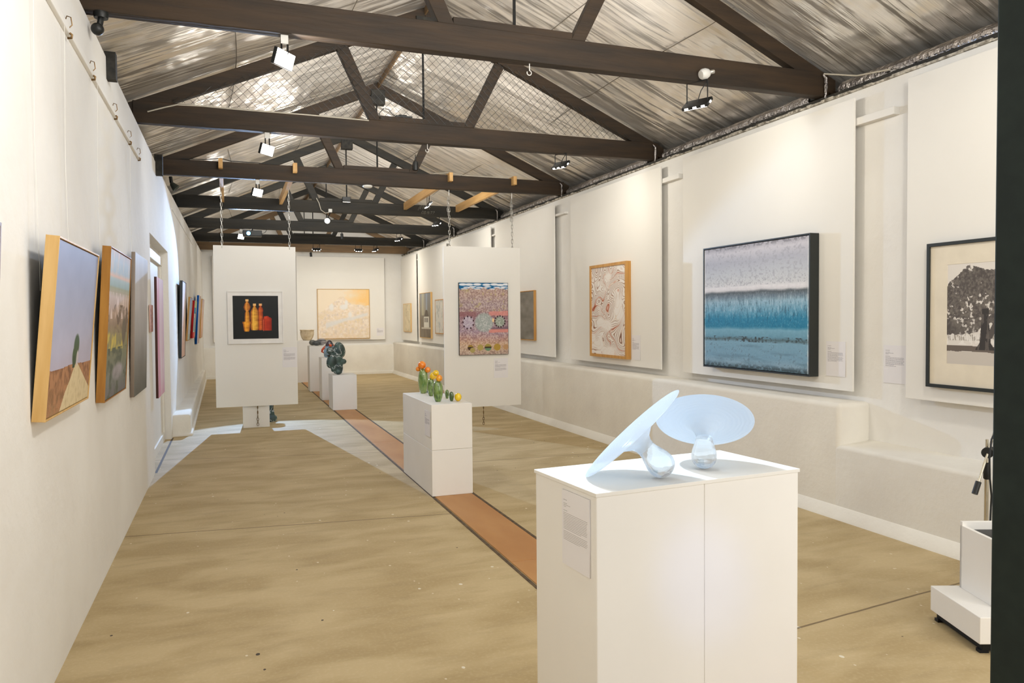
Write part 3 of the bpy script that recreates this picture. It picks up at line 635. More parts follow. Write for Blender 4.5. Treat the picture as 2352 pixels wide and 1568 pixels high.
M_oak = pmat('light_oak_frame', S(222, 184, 122), .45, n=5, col2=S(206, 164, 98), stretch=(5, 5, .5), spec=.3)
M_oakd = pmat('honey_oak_frame', S(178, 128, 58), .45, n=5, col2=S(152, 102, 42), stretch=(5, 5, .5), spec=.3)
M_tas = pmat('orange_oak_frame', S(206, 156, 88), .45, n=5, col2=S(188, 136, 70), stretch=(5, 5, .5), spec=.3)
M_blackf = pmat('black_frame', S(38, 42, 40), .5, n=20)
M_whitef = pmat('white_frame', S(240, 237, 232), .45, n=10)
M_mat_board = pmat('cream_mat_board', S(232, 222, 202), .8, n=10)
M_greyf = pmat('grey_brown_frame', S(150, 132, 124), .5, n=10)
def picture(name, lb, origin, right, normal, w, h, t, img, frame=None, fw=.012, tilt=0, gap=.004, matb=0, matbot=None, side=(200, 190, 175), grp=None, rec=.004, cat='painting', rough=.6):
    """origin: bottom-left-back corner seen from the front; frame None = bare canvas"""
    th = thing(name, lb, cat, (0, 0, 0), grp, frame_mtx(origin, right, normal, tilt))
    if frame is None:
        canvas('canvas', img, 0, w, 0, h, -t, 0, th, side, rough); return th
    MB().box(0, fw, -t, 0, 0, h).box(w-fw, w, -t, 0, 0, h).box(fw, w-fw, -t, 0, 0, fw).box(fw, w-fw, -t, 0, h-fw, h).build('frame', frame, th, .0012)
    a = fw+gap
    if gap > 0: MB().box(fw-.001, w-fw+.001, -t*.4, -.003, fw-.001, h-fw+.001).build('backing', M_gap, th)
    if matb:
        mb_ = matbot or matb
        MB().box(fw-.001, fw+matb, -t+.012, -.004, fw-.001, h-fw+.001).box(w-fw-matb, w-fw+.001, -t+.012, -.004, fw-.001, h-fw+.001).box(fw+matb, w-fw-matb, -t+.012, -.004, fw-.001, fw+mb_).box(fw+matb, w-fw-matb, -t+.012, -.004, h-fw-matb, h-fw+.001).build('mat_board', M_mat_board if frame != M_whitef else M_whitef, th)
        canvas('print', img, fw+matb-.001, w-fw-matb+.001, fw+mb_-.001, h-fw-matb+.001, -t+.014, -.006, th, (230, 226, 220), rough)
    else:
        canvas('canvas', img, a, w-a, a, h-a, -t+rec, -.004, th, side, rough)
    return th
# left wall, pictures lean out at the top; (near edge, far edge, bottom, height, lean, thickness)
def left(name, lb, y0, y1, zb, h, tl, t, img, frame=None, off=.002, **k):
    return picture(name, lb, (XL((y0+y1)/2)+off, y0, zb), (0, 1, 0) if y1 < 10.4 else (.0083, 1, 0), (1, 0, 0) if y1 < 10.4 else (1, -.0083, 0), y1-y0, h, t, img, frame, tilt=tl, grp='pictures along the left wall', **k)
left('framed_painting', 'brown-framed picture cut off by the left edge of the view', 1.95, 2.63, 1.02, .775, .05, .045, art_edge_sliver(), M_greyf)
left('framed_painting', 'painting of a lone green tree under a lavender sky in a pale wood frame', 3.298, 4.236, 1.12, .71, .092, .047, art_lone_tree(), M_oak, fw=.007)
left('framed_painting', 'landscape painting with yellow bush and sea in a honey-brown wood frame', 4.754, 5.69, 1.042, .878, .061, .045, art_headland(), M_oakd, fw=.006)
left('unframed_painting', 'unframed grey canvas fading from pale top to dark bottom', 6.292, 7.204, .925, 1.087, .03, .027, art_grey_fade(), side=(160, 146, 134))
left('unframed_painting', 'tall thin pink painting in front of the white door recess', 8.14, 8.90, .735, 1.19, .006, .023, art_pink(), off=.022, side=(96, 66, 62))
left('unframed_painting', 'tiny square pinkish-brown picture beside the tall pink painting', 7.84, 8.10, 1.39, .255, .015, .012, art_small_pink(), side=(226, 190, 176))
left('framed_painting', 'peach painting with a thick black frame on the left wall', 11.842, 12.677, .949, 1.119, .034, .037, art_peach(45), M_blackf, fw=.006)
left('framed_painting', 'blue and peach painting in a tan frame, between the black-framed and red-edged ones', 13.454, 14.134, 1.156, .725, .082, .028, art_blue_peach(), M_tas, fw=.006)
left('unframed_painting', 'small block-colour canvas with bright red edges', 14.79, 15.613, 1.17, .683, .08, .037, art_blocks(), side=(186, 36, 36))
left('unframed_painting', 'pale canvas with bright blue edges on the left wall', 16.304, 17.169, 1.019, .974, .062, .039, art_white_edge(), side=(8, 84, 164))
left('framed_painting', 'peach and grey painting furthest along the left wall', 18.199, 19.21, 1.093, .879, .07, .024, art_peach(65, (204, 190, 196)), M_tas, fw=.006)
# right wall
def right(name, lb, xf, y0, y1, z0, z1, img, frame=None, xb=XPF, **k):
    return picture(name, lb, (xb-.002, y1, z0), (0, -1, 0), (-1, 0, 0), y1-y0, z1-z0, xb-.002-xf, img, frame, grp='pictures along the right wall', **k)
right('framed_print', 'black-framed monochrome print of a big spreading tree', 4.36, 2.74, 3.775, 1.013, 1.963, art_tree_print(), M_blackf, fw=.022, gap=0, matb=.125, matbot=.14, cat='print')
right('framed_painting', 'large blue, white and grey abstract painting in a thin black frame', 4.31, 4.80, 6.243, 1.006, 2.146, art_blue(), M_blackf, fw=.012, gap=.006, side=(200, 205, 210))
right('framed_painting', 'picture of flowing brown wavy lines in an orange-oak frame', 4.335, 7.81, 8.77, .995, 2.145, art_waves(), M_tas, fw=.035, gap=0, rec=.012)
right('framed_painting', 'dark grey abstract in a gold-edged frame beside the right hanging panel', 4.36, 10.73, 11.95, 1.139, 1.91, art_dark_grey(), M_tas, fw=.012)
right('framed_painting', 'small pale drawing in a light frame close to the right hanging panel', 4.365, 15.98, 16.70, 1.143, 1.908, art_pale_lines(), M_tas, fw=.02, gap=0)
right('framed_painting', 'dim grey-brown picture of a white church with tall windows', 4.355, 17.05, 18.14, 1.022, 2.098, art_church(), M_oak, fw=.012)
right('framed_painting', 'small tan drawing near the far right corner', 4.37, 19.18, 20.06, 1.14, 1.88, art_tan(), M_oak, fw=.015, gap=0)
# back wall
picture('framed_painting', 'square pale peach and white painting of a mountain on the back wall', (2.176, yb-.002, .96), (1, 0, 0), (0, -1, 0), 1.375, 1.33, .04, art_mountain(), M_oak, fw=.012, grp='pictures on the back wall')
# ---------------------------------------------------------------- hanging panels with chains
def link_chain(mb, x, y, z1, z0, pitch=.052, wire=.0042):
    n = int(round((z1-z0)/pitch)); a, b = .011, pitch*.5+wire*.9
    for k in range(n):
        zc = z1-(k+.5)*(z1-z0)/n; pts = []
        for q in range(12):
            t = 2*PI*q/12; cx = a*math.cos(t); cz = (b-a)*(1 if math.sin(t) > 0 else -1)+a*math.sin(t)
            pts.append((x+cx, y, zc+cz) if k % 2 else (x+cx*.25, y+cx, zc+cz))
        mb.tube(pts, wire, 5, True)
def hang_panel(lb, x0, x1, y, z0, z1):
    b = MB().box(x0, x1, y, y+.018, z0, z1).build('hanging_board', M_panel, None, .0015)
    return tag(b, lb, 'display panel', 'display panels hung on chains')
PY1, PY2 = 11.0, 9.97
hang_panel('white panel hung on chains holding the glowing orange bottle picture', -.19, .882, PY1, .305, 2.505)
hang_panel('white panel hung on chains holding the dotted pink-brown painting', 2.732, 3.846, PY2, .263, 2.472)
for (x, y, zt, zb, lb, n) in ((-.075, PY1+.009, 3.335, 2.47, 'chain at the top left of the hanging bottle-picture panel', 0), (.805, PY1+.009, 3.335, 2.47, 'chain at the top right of the hanging bottle-picture panel', 0),
                         (2.825, PY2+.009, 3.24, 2.435, 'chain at the top left of the hanging dotted-painting panel', 4), (3.735, PY2+.009, 3.24, 2.435, 'chain at the top right of the hanging dotted-painting panel', 5)):
    t = thing('hanging_chain', lb, 'chain', (x, y, zb), 'chains holding the panels')
    c = MB(); link_chain(c, x, y, zt-.10, zb)
    for k in range(n): link_chain(c, x-.02, y-.012, zt-.10, zt-.10-.05*n-.05)if k == 0 else None
    c.build('links', M_steel, t, 0, True)
    MB().tube([(x, y, zt), (x, y, zt-.10)], .0035, 6).build('hanger_wire', M_steel, t)
for (x, y, z1, z0, lb) in ((.342, PY1+.009, .33, .03, 'short rusty chain hanging under the bottle-picture panel'), (3.288, PY2+.009, .28, .012, 'short rusty chain hanging under the dotted-painting panel')):
    t = thing('tether_chain', lb, 'chain', (x, y, z0), 'short chains under the hanging panels')
    zm = z1-(z1-z0)*.52
    MB().lathe([(.002, 0), (.004, .01), (.007, .03), (.008, .05), (.003, .07), (.003, .085), (.008, .10), (.007, .125), (.003, z1-zm)], (x, y, zm), 8).build('turnbuckle', M_brass, t, 0, True)
    c = MB(); link_chain(c, x, y, zm, z0, .034, .0035); c.build('links', M_brass, t, 0, True)
# pictures on the hanging panels
picture('framed_print', 'white-framed print of glowing orange bottles on black', (-.022, PY1-.001, 1.167), (1, 0, 0), (0, -1, 0), .724, .722, .035, art_bottles(), M_whitef, fw=.014, gap=0, matb=.052, cat='print', grp='pictures on the hanging panels', rough=.4)
picture('framed_painting', 'dotted pink-brown painting with circles and a strip of white clouds on blue', (2.937, PY2-.001, .983), (1, 0, 0), (0, -1, 0), .715, .995, .03, art_country(), M_blackf, fw=.004, gap=0, rec=.001, side=(44, 48, 60), grp='pictures on the hanging panels')
# exhibition labels
def wlabel(lb, origin, right_, normal, w, h, seed, rows=(5, 6)):
    o = canvas('exhibition_label', label_img(seed, rows), 0, w, 0, h, -.004, -.0005, None, (230, 226, 226), .7)
    o.matrix_basis = frame_mtx(origin, right_, normal); return tag(o, lb, 'label', 'printed exhibition labels')
RW, RN = (0, -1, 0), (-1, 0, 0)
wlabel('white text label beside the brown wavy-line picture', (XPF, 7.79, .993), RW, RN, .19, .285, 1)
wlabel('white text label beside the big blue abstract painting', (XPF, 4.715, 1.02), RW, RN, .198, .27, 2)
wlabel('white text label stuck on bare wall beside the tree print', (XR, 4.231, 1.0), RW, RN, .20, .272, 3, (9, 1))
wlabel('white text label below the bottle print on its hanging panel', (.683, PY1, .827), (1, 0, 0), (0, -1, 0), .193, .28, 4, (6, 6))
wlabel('white text label below the dotted painting on its hanging panel', (3.443, PY2, .655), (1, 0, 0), (0, -1, 0), .208, .272, 5, (6, 6))
wlabel('white text label right of the mountain painting on the back wall', (3.74, yb, 1.03), (1, 0, 0), (0, -1, 0), .19, .21, 6)

# ---------------------------------------------------------------- plinths
def plinth(lb, x0, x1, y0, y1, z0, z1, rot=0, pivot=None, bev=.003):
    c = Vector(((x0+x1)/2, (y0+y1)/2, z0)) if pivot is None else Vector(pivot)
    b = MB().box(x0-c.x, x1-c.x, y0-c.y, y1-c.y, z0-c.z, z1-c.z).build('plinth', M_plinth, None, bev)
    b.matrix_basis = Matrix.Translation(c) @ Matrix.Rotation(rot, 4, 'Z'); return tag(b, lb, 'plinth', 'white display plinths')
ROT = math.atan2(1.975-1.914, 1.726-.965); PV = (.965, 1.914, 0)
plinth('left of the two tall white plinths pushed together in the foreground', .965, 1.3475, 1.914, 2.296, 0, .988, ROT, PV)
plinth('right of the two tall white plinths pushed together in the foreground', 1.3485, 1.731, 1.914, 2.296, 0, .988, ROT, PV)
tp = MB().box(-.004, .770, -.004, .386, 0, .011).build('cover_board', M_panel, None, .001)
tp.matrix_basis = Matrix.Translation((.965, 1.914, .988)) @ Matrix.Rotation(ROT, 4, 'Z'); tag(tp, 'thin white board laid across the two foreground plinths', 'board')
plinth('lower of the two stacked white blocks under the glass cacti', 1.56, 1.915, 6.12, 7.23, .006, .392, bev=.004)
plinth('upper of the two stacked white blocks under the glass cacti', 1.56, 1.915, 6.12, 7.23, .393, .776, bev=.004)
plinth('low white plinth under the green-black ceramic', 1.555, 1.945, 12.55, 13.08, .006, .575)
plinth('white plinth under the blue and orange glass, second behind the glass cacti', 1.565, 1.955, 14.18, 14.62, .006, .783)
plinth('white plinth under the grey stones, third behind the glass cacti', 1.525, 1.915, 16.0, 16.42, .006, .94)
plinth('white plinth under the pale bowl, furthest back of the row', 1.43, 1.88, 18.45, 18.95, 0, .985)
plinth('short white plinth on the floor behind the left hanging panel', .152, .50, 11.06, 11.42, 0, .62)
# stones need a longer top: the third plinth carries a thin board
wlabel('white text label on the side of the upper cactus block', (1.56, 6.345, .497), (0, -1, 0), (-1, 0, 0), .19, .215, 8, (4, 5))
lx = Vector((math.sin(ROT), -math.cos(ROT), 0)); ln = Vector((-math.cos(ROT), -math.sin(ROT), 0))
lo = Vector((.965, 1.914, 0))-lx*.196; lo.z = .745
o = canvas('exhibition_label', label_img(9, (11, 6), 120, 190, (120, 108, 104)), 0, .163, 0, .228, -.004, -.0005, None, (230, 226, 226), .7)
o.matrix_basis = frame_mtx(lo, lx, ln); tag(o, 'large white text label on the side of the left foreground plinth', 'label', 'printed exhibition labels')

# ---------------------------------------------------------------- glass mushrooms on the foreground plinths
def glass_mat(name, col, milky, clear, rough):
    """milky blown glass: part see-through, part scattering, part glossy"""
    mt, nt, b = nmat(name); N = nt.nodes.new; L = nt.links.new
    b.inputs['Base Color'].default_value = col; b.inputs['Roughness'].default_value = rough; b.inputs['Transmission Weight'].default_value = .9; b.inputs['IOR'].default_value = 1.25
    tl = N('ShaderNodeBsdfTranslucent'); tl.inputs[0].default_value = col; df = N('ShaderNodeBsdfDiffuse'); df.inputs[0].default_value = col; tp = N('ShaderNodeBsdfTransparent'); tp.inputs[0].default_value = (.97, .985, 1, 1)
    m1 = N('ShaderNodeMixShader'); m1.inputs[0].default_value = .5; L(tl.outputs[0], m1.inputs[1]); L(df.outputs[0], m1.inputs[2])
    m2 = N('ShaderNodeMixShader'); m2.inputs[0].default_value = milky; L(b.outputs[0], m2.inputs[1]); L(m1.outputs[0], m2.inputs[2])
    m3 = N('ShaderNodeMixShader'); m3.inputs[0].default_value = clear; L(m2.outputs[0], m3.inputs[1]); L(tp.outputs[0], m3.inputs[2])
    tc = N('ShaderNodeTexCoord'); wv = N('ShaderNodeTexWave'); wv.wave_type = 'RINGS'; wv.rings_direction = 'Z'; wv.inputs['Scale'].default_value = 22; wv.inputs['Distortion'].default_value = 5; wv.inputs['Detail'].default_value = 2
    L(tc.outputs['Object'], wv.inputs[0]); bp = N('ShaderNodeBump'); bp.inputs['Strength'].default_value = .3; bp.inputs['Distance'].default_value = .002; L(wv.outputs['Fac'], bp.inputs['Height'])
    for s_ in (b, df): L(bp.outputs[0], s_.inputs['Normal'])
    L(m3.outputs[0], nt.nodes['Material Output'].inputs[0]); return mt
M_frost = glass_mat('frosted_blue_glass', S(232, 243, 255), .62, .30, .3)
M_clear = glass_mat('clear_blue_glass', S(240, 247, 255), .20, .30, .04)
def mushroom(lb, Ctr, axis, R, d, rb, thick):
    a = Vector(axis).normalized()                       # from the cap towards the bulb
    M = a.to_track_quat('Z', 'Y').to_matrix().to_4x4(); M.translation = Ctr
    t = thing('glass_mushroom', lb, 'glass sculpture', None, 'frosted glass mushrooms', M)
    nk = rb*.66; zj = d*.50
    prof = [(.001, -thick*.9), (R*.5, -thick*.8), (R*.85, -thick*.55), (R*.985, -thick*.2), (R, 0), (R*.985, thick*.25), (R*.85, thick*.6), (R*.62, thick*1.0), (R*.42, thick*2.0), (R*.30, thick*3.4), (nk*1.25, zj*.62), (nk*1.03, zj*.82), (nk, zj)]
    MB().lathe(prof, n=64, caps=(1, 0)).build('cap', M_frost, t, 0, True)
    pb = [(nk, zj), (nk*1.08, zj+d*.10), (rb*.86, d*.76), (rb*.97, d*.88), (rb, d)]
    for k in range(1, 10):
        an = PI/2*k/9; pb.append((max(rb*math.cos(an), .001), d+rb*.95*math.sin(an)))
    MB().lathe(pb, n=40, wob=lambda an, z: .008*math.sin(an*16)*min(1, (z-zj)*30), caps=(0, 1)).build('bulb', M_clear, t, 0, True)
    return t
right_ = Vector((math.cos(yaw), -math.sin(yaw), 0)); fw_ = Vector((math.sin(yaw), math.cos(yaw), 0)); up_ = Vector((0, 0, 1))
zt = .9995
# left one: cap almost edge-on, leaning with its rim on the board
R1 = .196; al = math.radians(43)
ax1 = right_*math.sin(al)*.99-up_*math.cos(al)-fw_*.10
mushroom('frosted glass mushroom lying with its cap edge-on, left on the foreground plinths', Vector((1.160, 2.058, zt+R1*math.sin(al)+.005)), ax1, R1, .130, .043, .007)
ax2 = -fw_*.60-up_*.76-right_*.16
mushroom('frosted glass mushroom with its oval cap facing the camera, right on the foreground plinths', Vector((1.492, 2.155, zt+.146)), ax2, .162, .136, .041, .006)

# ---------------------------------------------------------------- glass cacti
def glaze(name, c1, c2, n, c3=None, rough=.08):
    if name in MATS: return MATS[name]
    mt = pmat(name, c1, rough, 0, n, c2, None, (1, 1, .5), spec=.6, ramp=(.38, .62), coat=.5); return mt
M_ca = glaze('pale_green_glass', S(150, 168, 104), S(84, 122, 44), 16)
M_cb = glaze('dark_green_glass', S(128, 156, 84), S(58, 86, 28), 34)
M_cd = glaze('deep_green_glass', S(92, 118, 58), S(52, 76, 30), 40)
M_or = glaze('orange_glass', S(250, 150, 12), S(238, 118, 4), 24)
M_am = glaze('amber_glass', S(252, 190, 30), S(232, 128, 6), 60)
M_ye = glaze('yellow_glass', S(250, 216, 30), S(236, 188, 12), 20)
def cactus_body(x, y, z, d, h, mt, parent, nm='body', lean=0):
    pr = [(.002, 0), (d*.24, .0), (d*.30, h*.02), (d*.40, h*.18), (d*.48, h*.38), (d*.5, h*.55), (d*.47, h*.72), (d*.40, h*.85), (d*.28, h*.94), (d*.12, h*.99), (.002, h)]
    MM = Matrix.Shear('XY', 4, (lean, 0)).to_3x3() if lean else None
    return MB().lathe(pr, (x, y, z), 28, MM, lambda a, z_: .035*math.cos(5*a)).build(nm, mt, parent, 0, True)
ZC = .777; GC = 'glass cacti on the stacked blocks'
t = thing('glass_cactus', 'tallest green glass cactus topped with orange balls', 'glass sculpture', (1.732, 7.10, ZC), GC)
cactus_body(1.732, 7.10, ZC, .098, .236, M_ca, t)
MB().ball((1.722, 7.10, ZC+.272), .0385).build('blossom', M_or, t, 0, True); MB().ball((1.770, 7.07, ZC+.226), .0285).build('blossom', M_or, t, 0, True); MB().ball((1.694, 7.14, ZC+.232), .0235).build('blossom', M_or, t, 0, True)
t = thing('glass_cactus', 'slim dark green glass cactus with a yellow ball, middle of three', 'glass sculpture', (1.739, 6.831, ZC), GC)
cactus_body(1.739, 6.831, ZC, .07, .165, M_cb, t); MB().ball((1.757, 6.81, ZC+.186), .0345).build('blossom', M_ye, t, 0, True)
t = thing('glass_cactus', 'front green glass cactus with an amber and a yellow ball', 'glass sculpture', (1.676, 6.343, ZC), GC)
cactus_body(1.676, 6.343, ZC, .09, .184, M_cb, t); MB().ball((1.684, 6.325, ZC+.203), .0295).build('blossom', M_am, t, 0, True); MB().ball((1.670, 6.38, ZC+.243), .0275).build('blossom', M_ye, t, 0, True)
for (x, y, d, h, mt, lb) in ((1.785, 7.16, .036, .075, M_cd, 'small dark green glass bud behind the tallest cactus'), (1.815, 6.548, .036, .079, M_cb, 'small mottled green glass bud, left of the dark green bud'), (1.793, 6.326, .042, .082, M_cd, 'small dark green glass bud beside the loose yellow ball')):
    b = cactus_body(x, y, ZC, d, h, mt, None, 'glass_bud'); tag(b, lb, 'glass sculpture', 'small glass buds')
tag(MB().ball((1.845, 6.302, ZC+.0345), (.031, .031, .0355)).build('glass_ball', M_ye, None, 0, True), 'loose yellow glass ball at the right end of the cactus block', 'glass sculpture')

# ---------------------------------------------------------------- ceramics further along the row
def veined(name, base, dark, vein, vs=7, amt=.045):
    mt, nt, b = nmat(name); N = nt.nodes.new; L = nt.links.new; tc = N('ShaderNodeTexCoord')
    nz = N('ShaderNodeTexNoise'); nz.inputs['Scale'].default_value = 9; nz.inputs['Detail'].default_value = 6; L(tc.outputs['Object'], nz.inputs['Vector'])
    rp = N('ShaderNodeValToRGB'); e = rp.color_ramp.elements; e[0].position = .35; e[0].color = base; e[1].position = .65; e[1].color = dark; L(nz.outputs['Fac'], rp.inputs[0])
    n2 = N('ShaderNodeTexNoise'); n2.inputs['Scale'].default_value = vs; n2.inputs['Detail'].default_value = 2; L(tc.outputs['Object'], n2.inputs['Vector'])
    s1 = N('ShaderNodeMath'); s1.operation = 'SUBTRACT'; L(n2.outputs['Fac'], s1.inputs[0]); s1.inputs[1].default_value = .5
    a1 = N('ShaderNodeMath'); a1.operation = 'ABSOLUTE'; L(s1.outputs[0], a1.inputs[0]); l1 = N('ShaderNodeMath'); l1.operation = 'LESS_THAN'; L(a1.outputs[0], l1.inputs[0]); l1.inputs[1].default_value = amt*.28
    mx = N('ShaderNodeMix'); mx.data_type = 'RGBA'; L(l1.outputs[0], mx.inputs[0]); L(rp.outputs[0], mx.inputs[6]); mx.inputs[7].default_value = vein; L(mx.outputs[2], b.inputs['Base Color'])
    b.inputs['Roughness'].default_value = .45; return mt
M_marb = veined('green_black_ceramic', S(66, 88, 80), S(44, 56, 54), S(176, 178, 172))
def remesh(o, sz, smooth=4):
    r = o.modifiers.new('r', 'REMESH'); r.mode = 'VOXEL'; r.voxel_size = sz; r.use_smooth_shade = True
    s_ = o.modifiers.new('s', 'SMOOTH'); s_.iterations = smooth; s_.factor = .5; return o
bx, by, bz = 1.657, 12.75, .583
g = MB()
for (dx, dy, dz, rx, ry, rz, rot) in ((.044, 0, .398, .092, .07, .138, -.25), (-.104, .01, .392, .066, .06, .066, 0), (-.095, -.03, .222, .08, .065, .125, .28), (.008, 0, .25, .075, .07, .15, .0), (.03, -.01, .14, .06, .06, .12, -.2),
                                (.015, 0, .045, .066, .062, .055, 0), (.106, -.02, .206, .046, .045, .045, 0), (-.05, -.02, .10, .05, .05, .07, .5), (.012, 0, .02, .066, .06, .02, 0)):
    g.ball((bx+dx, by+dy, bz+dz), (rx, ry, rz), 24, 14, Matrix.Rotation(rot, 3, 'Y'))
t = thing('ceramic_sculpture', 'green-black veined ceramic shaped like clustered cactus lobes', 'sculpture', (bx, by, bz))
remesh(g.build('lobes', M_marb, t), .011)
ho = MB(); ho.tube([(bx-.143+.018*math.cos(q*PI/8), by-.085, bz+.312+.014*math.sin(q*PI/8)) for q in range(16)], .006, 6, True); ho.ball((bx-.143, by-.085, bz+.312), (.016, .006, .012), 12, 8); ho.build('lobe_opening', M_black, t, 0, True)
# blue and orange glass
mt, nt, b = nmat('blue_orange_glass'); N = nt.nodes.new; L = nt.links.new; tc = N('ShaderNodeTexCoord'); nz = N('ShaderNodeTexNoise'); nz.inputs['Scale'].default_value = 7; nz.inputs['Detail'].default_value = 3; nz.inputs['Distortion'].default_value = 1
L(tc.outputs['Object'], nz.inputs['Vector']); rp = N('ShaderNodeValToRGB'); e = rp.color_ramp.elements; e[0].position = .3; e[0].color = S(74, 84, 92); e[1].position = .72; e[1].color = S(224, 96, 30)
for p_, c_ in ((.44, S(128, 150, 160)), (.55, S(112, 160, 196)), (.63, S(150, 166, 176))): q = e.new(p_); q.color = c_
L(nz.outputs['Fac'], rp.inputs[0]); L(rp.outputs[0], b.inputs['Base Color']); b.inputs['Roughness'].default_value = .08; b.inputs['Coat Weight'].default_value = .6
M_bog = mt
M_purp = glaze('purple_black_glass', S(72, 58, 72), S(38, 32, 44), 14); M_red = glaze('orange_red_glass', S(226, 98, 40), S(176, 52, 22), 30)
bx, by, bz = 1.735, 14.42, .784
t = thing('glass_sculpture', 'blue glass form with orange streaks and dark pointed top', 'glass sculpture', (bx, by, bz))
remesh(MB().lathe([(.002, 0), (.085, 0), (.10, .02), (.105, .09), (.095, .15), (.08, .20), (.05, .23), (.002, .24)], (bx, by, bz), 28).ball((bx+.05, by, bz+.14), (.07, .06, .09)).ball((bx-.04, by-.02, bz+.08), (.07, .07, .08)).build('body', M_bog, t), .012)
MB().lathe([(.04, .18), (.078, .20), (.074, .24), (.05, .285), (.02, .315), (.002, .318)], (bx+.005, by, bz), 24).build('pointed_top', M_purp, t, 0, True)
MB().tube([(bx-.05, by, bz+.215), (bx-.085, by, bz+.19), (bx-.125, by, bz+.145), (bx-.135, by, bz+.105), (bx-.105, by, bz+.085), (bx-.085, by, bz+.12)], [.012, .018, .02, .018, .014, .008], 10).build('orange_loop', M_red, t, 0, True)
MB().tube([(bx+.06, by, bz+.24), (bx+.10, by, bz+.21), (bx+.135, by, bz+.16), (bx+.14, by, bz+.11)], [.01, .018, .02, .012], 10).build('orange_loop', M_red, t, 0, True)
MB().ball((bx+.012, by-.075, bz+.222), (.03, .02, .026)).build('orange_spot', M_red, t, 0, True)
# stones
M_st1 = veined('grey_stone', S(112, 112, 104), S(82, 82, 76), S(128, 126, 118), 12, .03); M_st2 = veined('dark_stone', S(72, 76, 76), S(52, 56, 56), S(100, 100, 98), 12, .03)
M_st3 = pmat('banded_stone', S(168, 162, 160), .6, n=5, col2=S(84, 80, 80), stretch=(.6, .6, 7), ramp=(.44, .56))
for (x, y, rx, ry, rz, mt_, lb) in ((1.617, 16.29, .07, .07, .060, M_st1, 'mid-grey rounded stone at the left end of the stone group'), (1.685, 16.12, .092, .075, .054, M_st2, 'dark grey rounded stone in front of the stone group'), (1.80, 16.30, .105, .08, .072, M_st3, 'grey and white banded stone at the back of the stone group')):
    g = MB(); g.ball((x, y, .948+rz*.95), (rx, ry, rz)); g.ball((x+rx*.3, y, .948+rz*.8), (rx*.72, ry*.8, rz*.72)); tag(remesh(g.build('stone', mt_, None), .010), lb, 'stone', 'stones on a plinth')
# bowl
M_bowl = pmat('pale_clay', S(216, 200, 170), .7, n=9, col2=S(176, 152, 116), ramp=(.4, .75), bump=(30, .2))
pr = [(.002, 0), (.085, 0), (.10, .012), (.135, .07), (.158, .14), (.163, .19), (.156, .225), (.160, .238), (.172, .246), (.170, .256), (.152, .252), (.146, .235), (.152, .19), (.146, .14), (.12, .07), (.08, .025), (.002, .02)]
tag(MB().lathe(pr, (1.735, 18.69, .986), 40).build('clay_bowl', M_bowl, None, 0, True), 'pale clay bowl with a flared rim on the furthest plinth', 'bowl')
# dark sculpture on the floor behind the left panel
bx, by = .545, 11.62; g = MB()
for (dx, dz, rx, rz) in ((0, .05, .09, .055), (-.015, .13, .065, .09), (-.02, .22, .06, .08), (.03, .33, .11, .075), (.0, .44, .12, .10)): g.ball((bx+dx, by, dz), (rx, rx*.9, rz), 20, 12)
g.lathe([(.002, .0), (.075, .0), (.085, .02), (.06, .04)], (bx, by, 0), 20)
tag(remesh(g.build('dark_sculpture', M_marb, None), .012), 'dark green-black form on the floor, mostly hidden behind the left hanging panel', 'sculpture')

# ---------------------------------------------------------------- lamps
def norm(v): v = Vector(v); return v/v.length
LW = 1.0
def flood(lb, p, top, power, ty, nrm=(.68, -.58, -.30)):
    t = thing('lit_floodlight', lb, 'floodlight', p, 'lit floodlights under the tie beams')
    n = norm(nrm); q = n.to_track_quat('-Z', 'Y').to_matrix().to_4x4(); q.translation = p
    hs = MB().box(-.088, .088, -.050, .050, 0, .026).build('housing', M_black, t, .004, mtx=q)
    MB().box(-.084, .084, -.046, .046, -.003, .0005).build('diffuser', M_flood, hs, mtx=q)
    px, py, pz = p
    MB().tube([(px-.018, py, top), (px-.018, py, pz+.025)], .006, 6).tube([(px+.018, py, top), (px+.018, py, pz+.025)], .006, 6).build('bracket', M_iron, t)
    MB().box(px-.022, px+.022, py-.012, py+.012, top-.055, top+.002).build('clamp', M_white, t)
    area('flood_light', Vector(p)+n*.006, n, .165, .088, power)
    return t
flood('glowing floodlight under the nearest roof truss', (.348, 4.88, 3.09), 3.237, 9, TY[0])
flood('glowing floodlight under the netted second truss', (.362, 7.45, 3.075), 3.237, 9, TY[1])
flood('glowing floodlight under the third truss, between the left hanging chains', (.36, 9.98, 3.075), 3.237, 5, TY[2])
flood('glowing floodlight just above the blue projector', (.24, 15.5, 3.39-.30), 3.237, 8, TY[4])
# the starry spotlight on the fourth truss
t = thing('lit_spotlight', 'glaring round spotlight with white cable below the fourth truss', 'spotlight', (1.52, 12.62, 3.09))
n = norm((-.25, -1, -.35)); q = n.to_track_quat('-Z', 'Y').to_matrix().to_4x4(); q.translation = (1.52, 12.62, 3.09)
MB().lathe([(.03, .08), (.045, .075), (.05, 0), (.046, -.004), (.002, -.004)][::-1], n=20).build('housing', M_black, t, 0, True, mtx=q)
MB().lathe([(.002, -.006), (.042, -.006), (.042, -.003), (.002, -.003)], n=20).build('lens', M_flood, t, mtx=q)
MB().tube([(1.52, 12.66, 3.13), (1.56, 12.70, 3.19), (1.58, 12.71, 3.236)], .008, 8).build('bracket', M_iron, t)
MB().tube([(1.36, 12.69, 3.46), (1.40, 12.685, 3.38), (1.43, 12.685, 3.27), (1.50, 12.68, 3.22), (1.56, 12.68, 3.235)], .007, 6).build('cable', M_cable, t, 0, True)
MB().box(1.545, 1.605, 12.655, 12.695, 3.235, 3.29).build('plug', M_white, t, .004)
area('spot_light', Vector((1.52, 12.62, 3.09))+n*.012, n, .08, .08, 9)
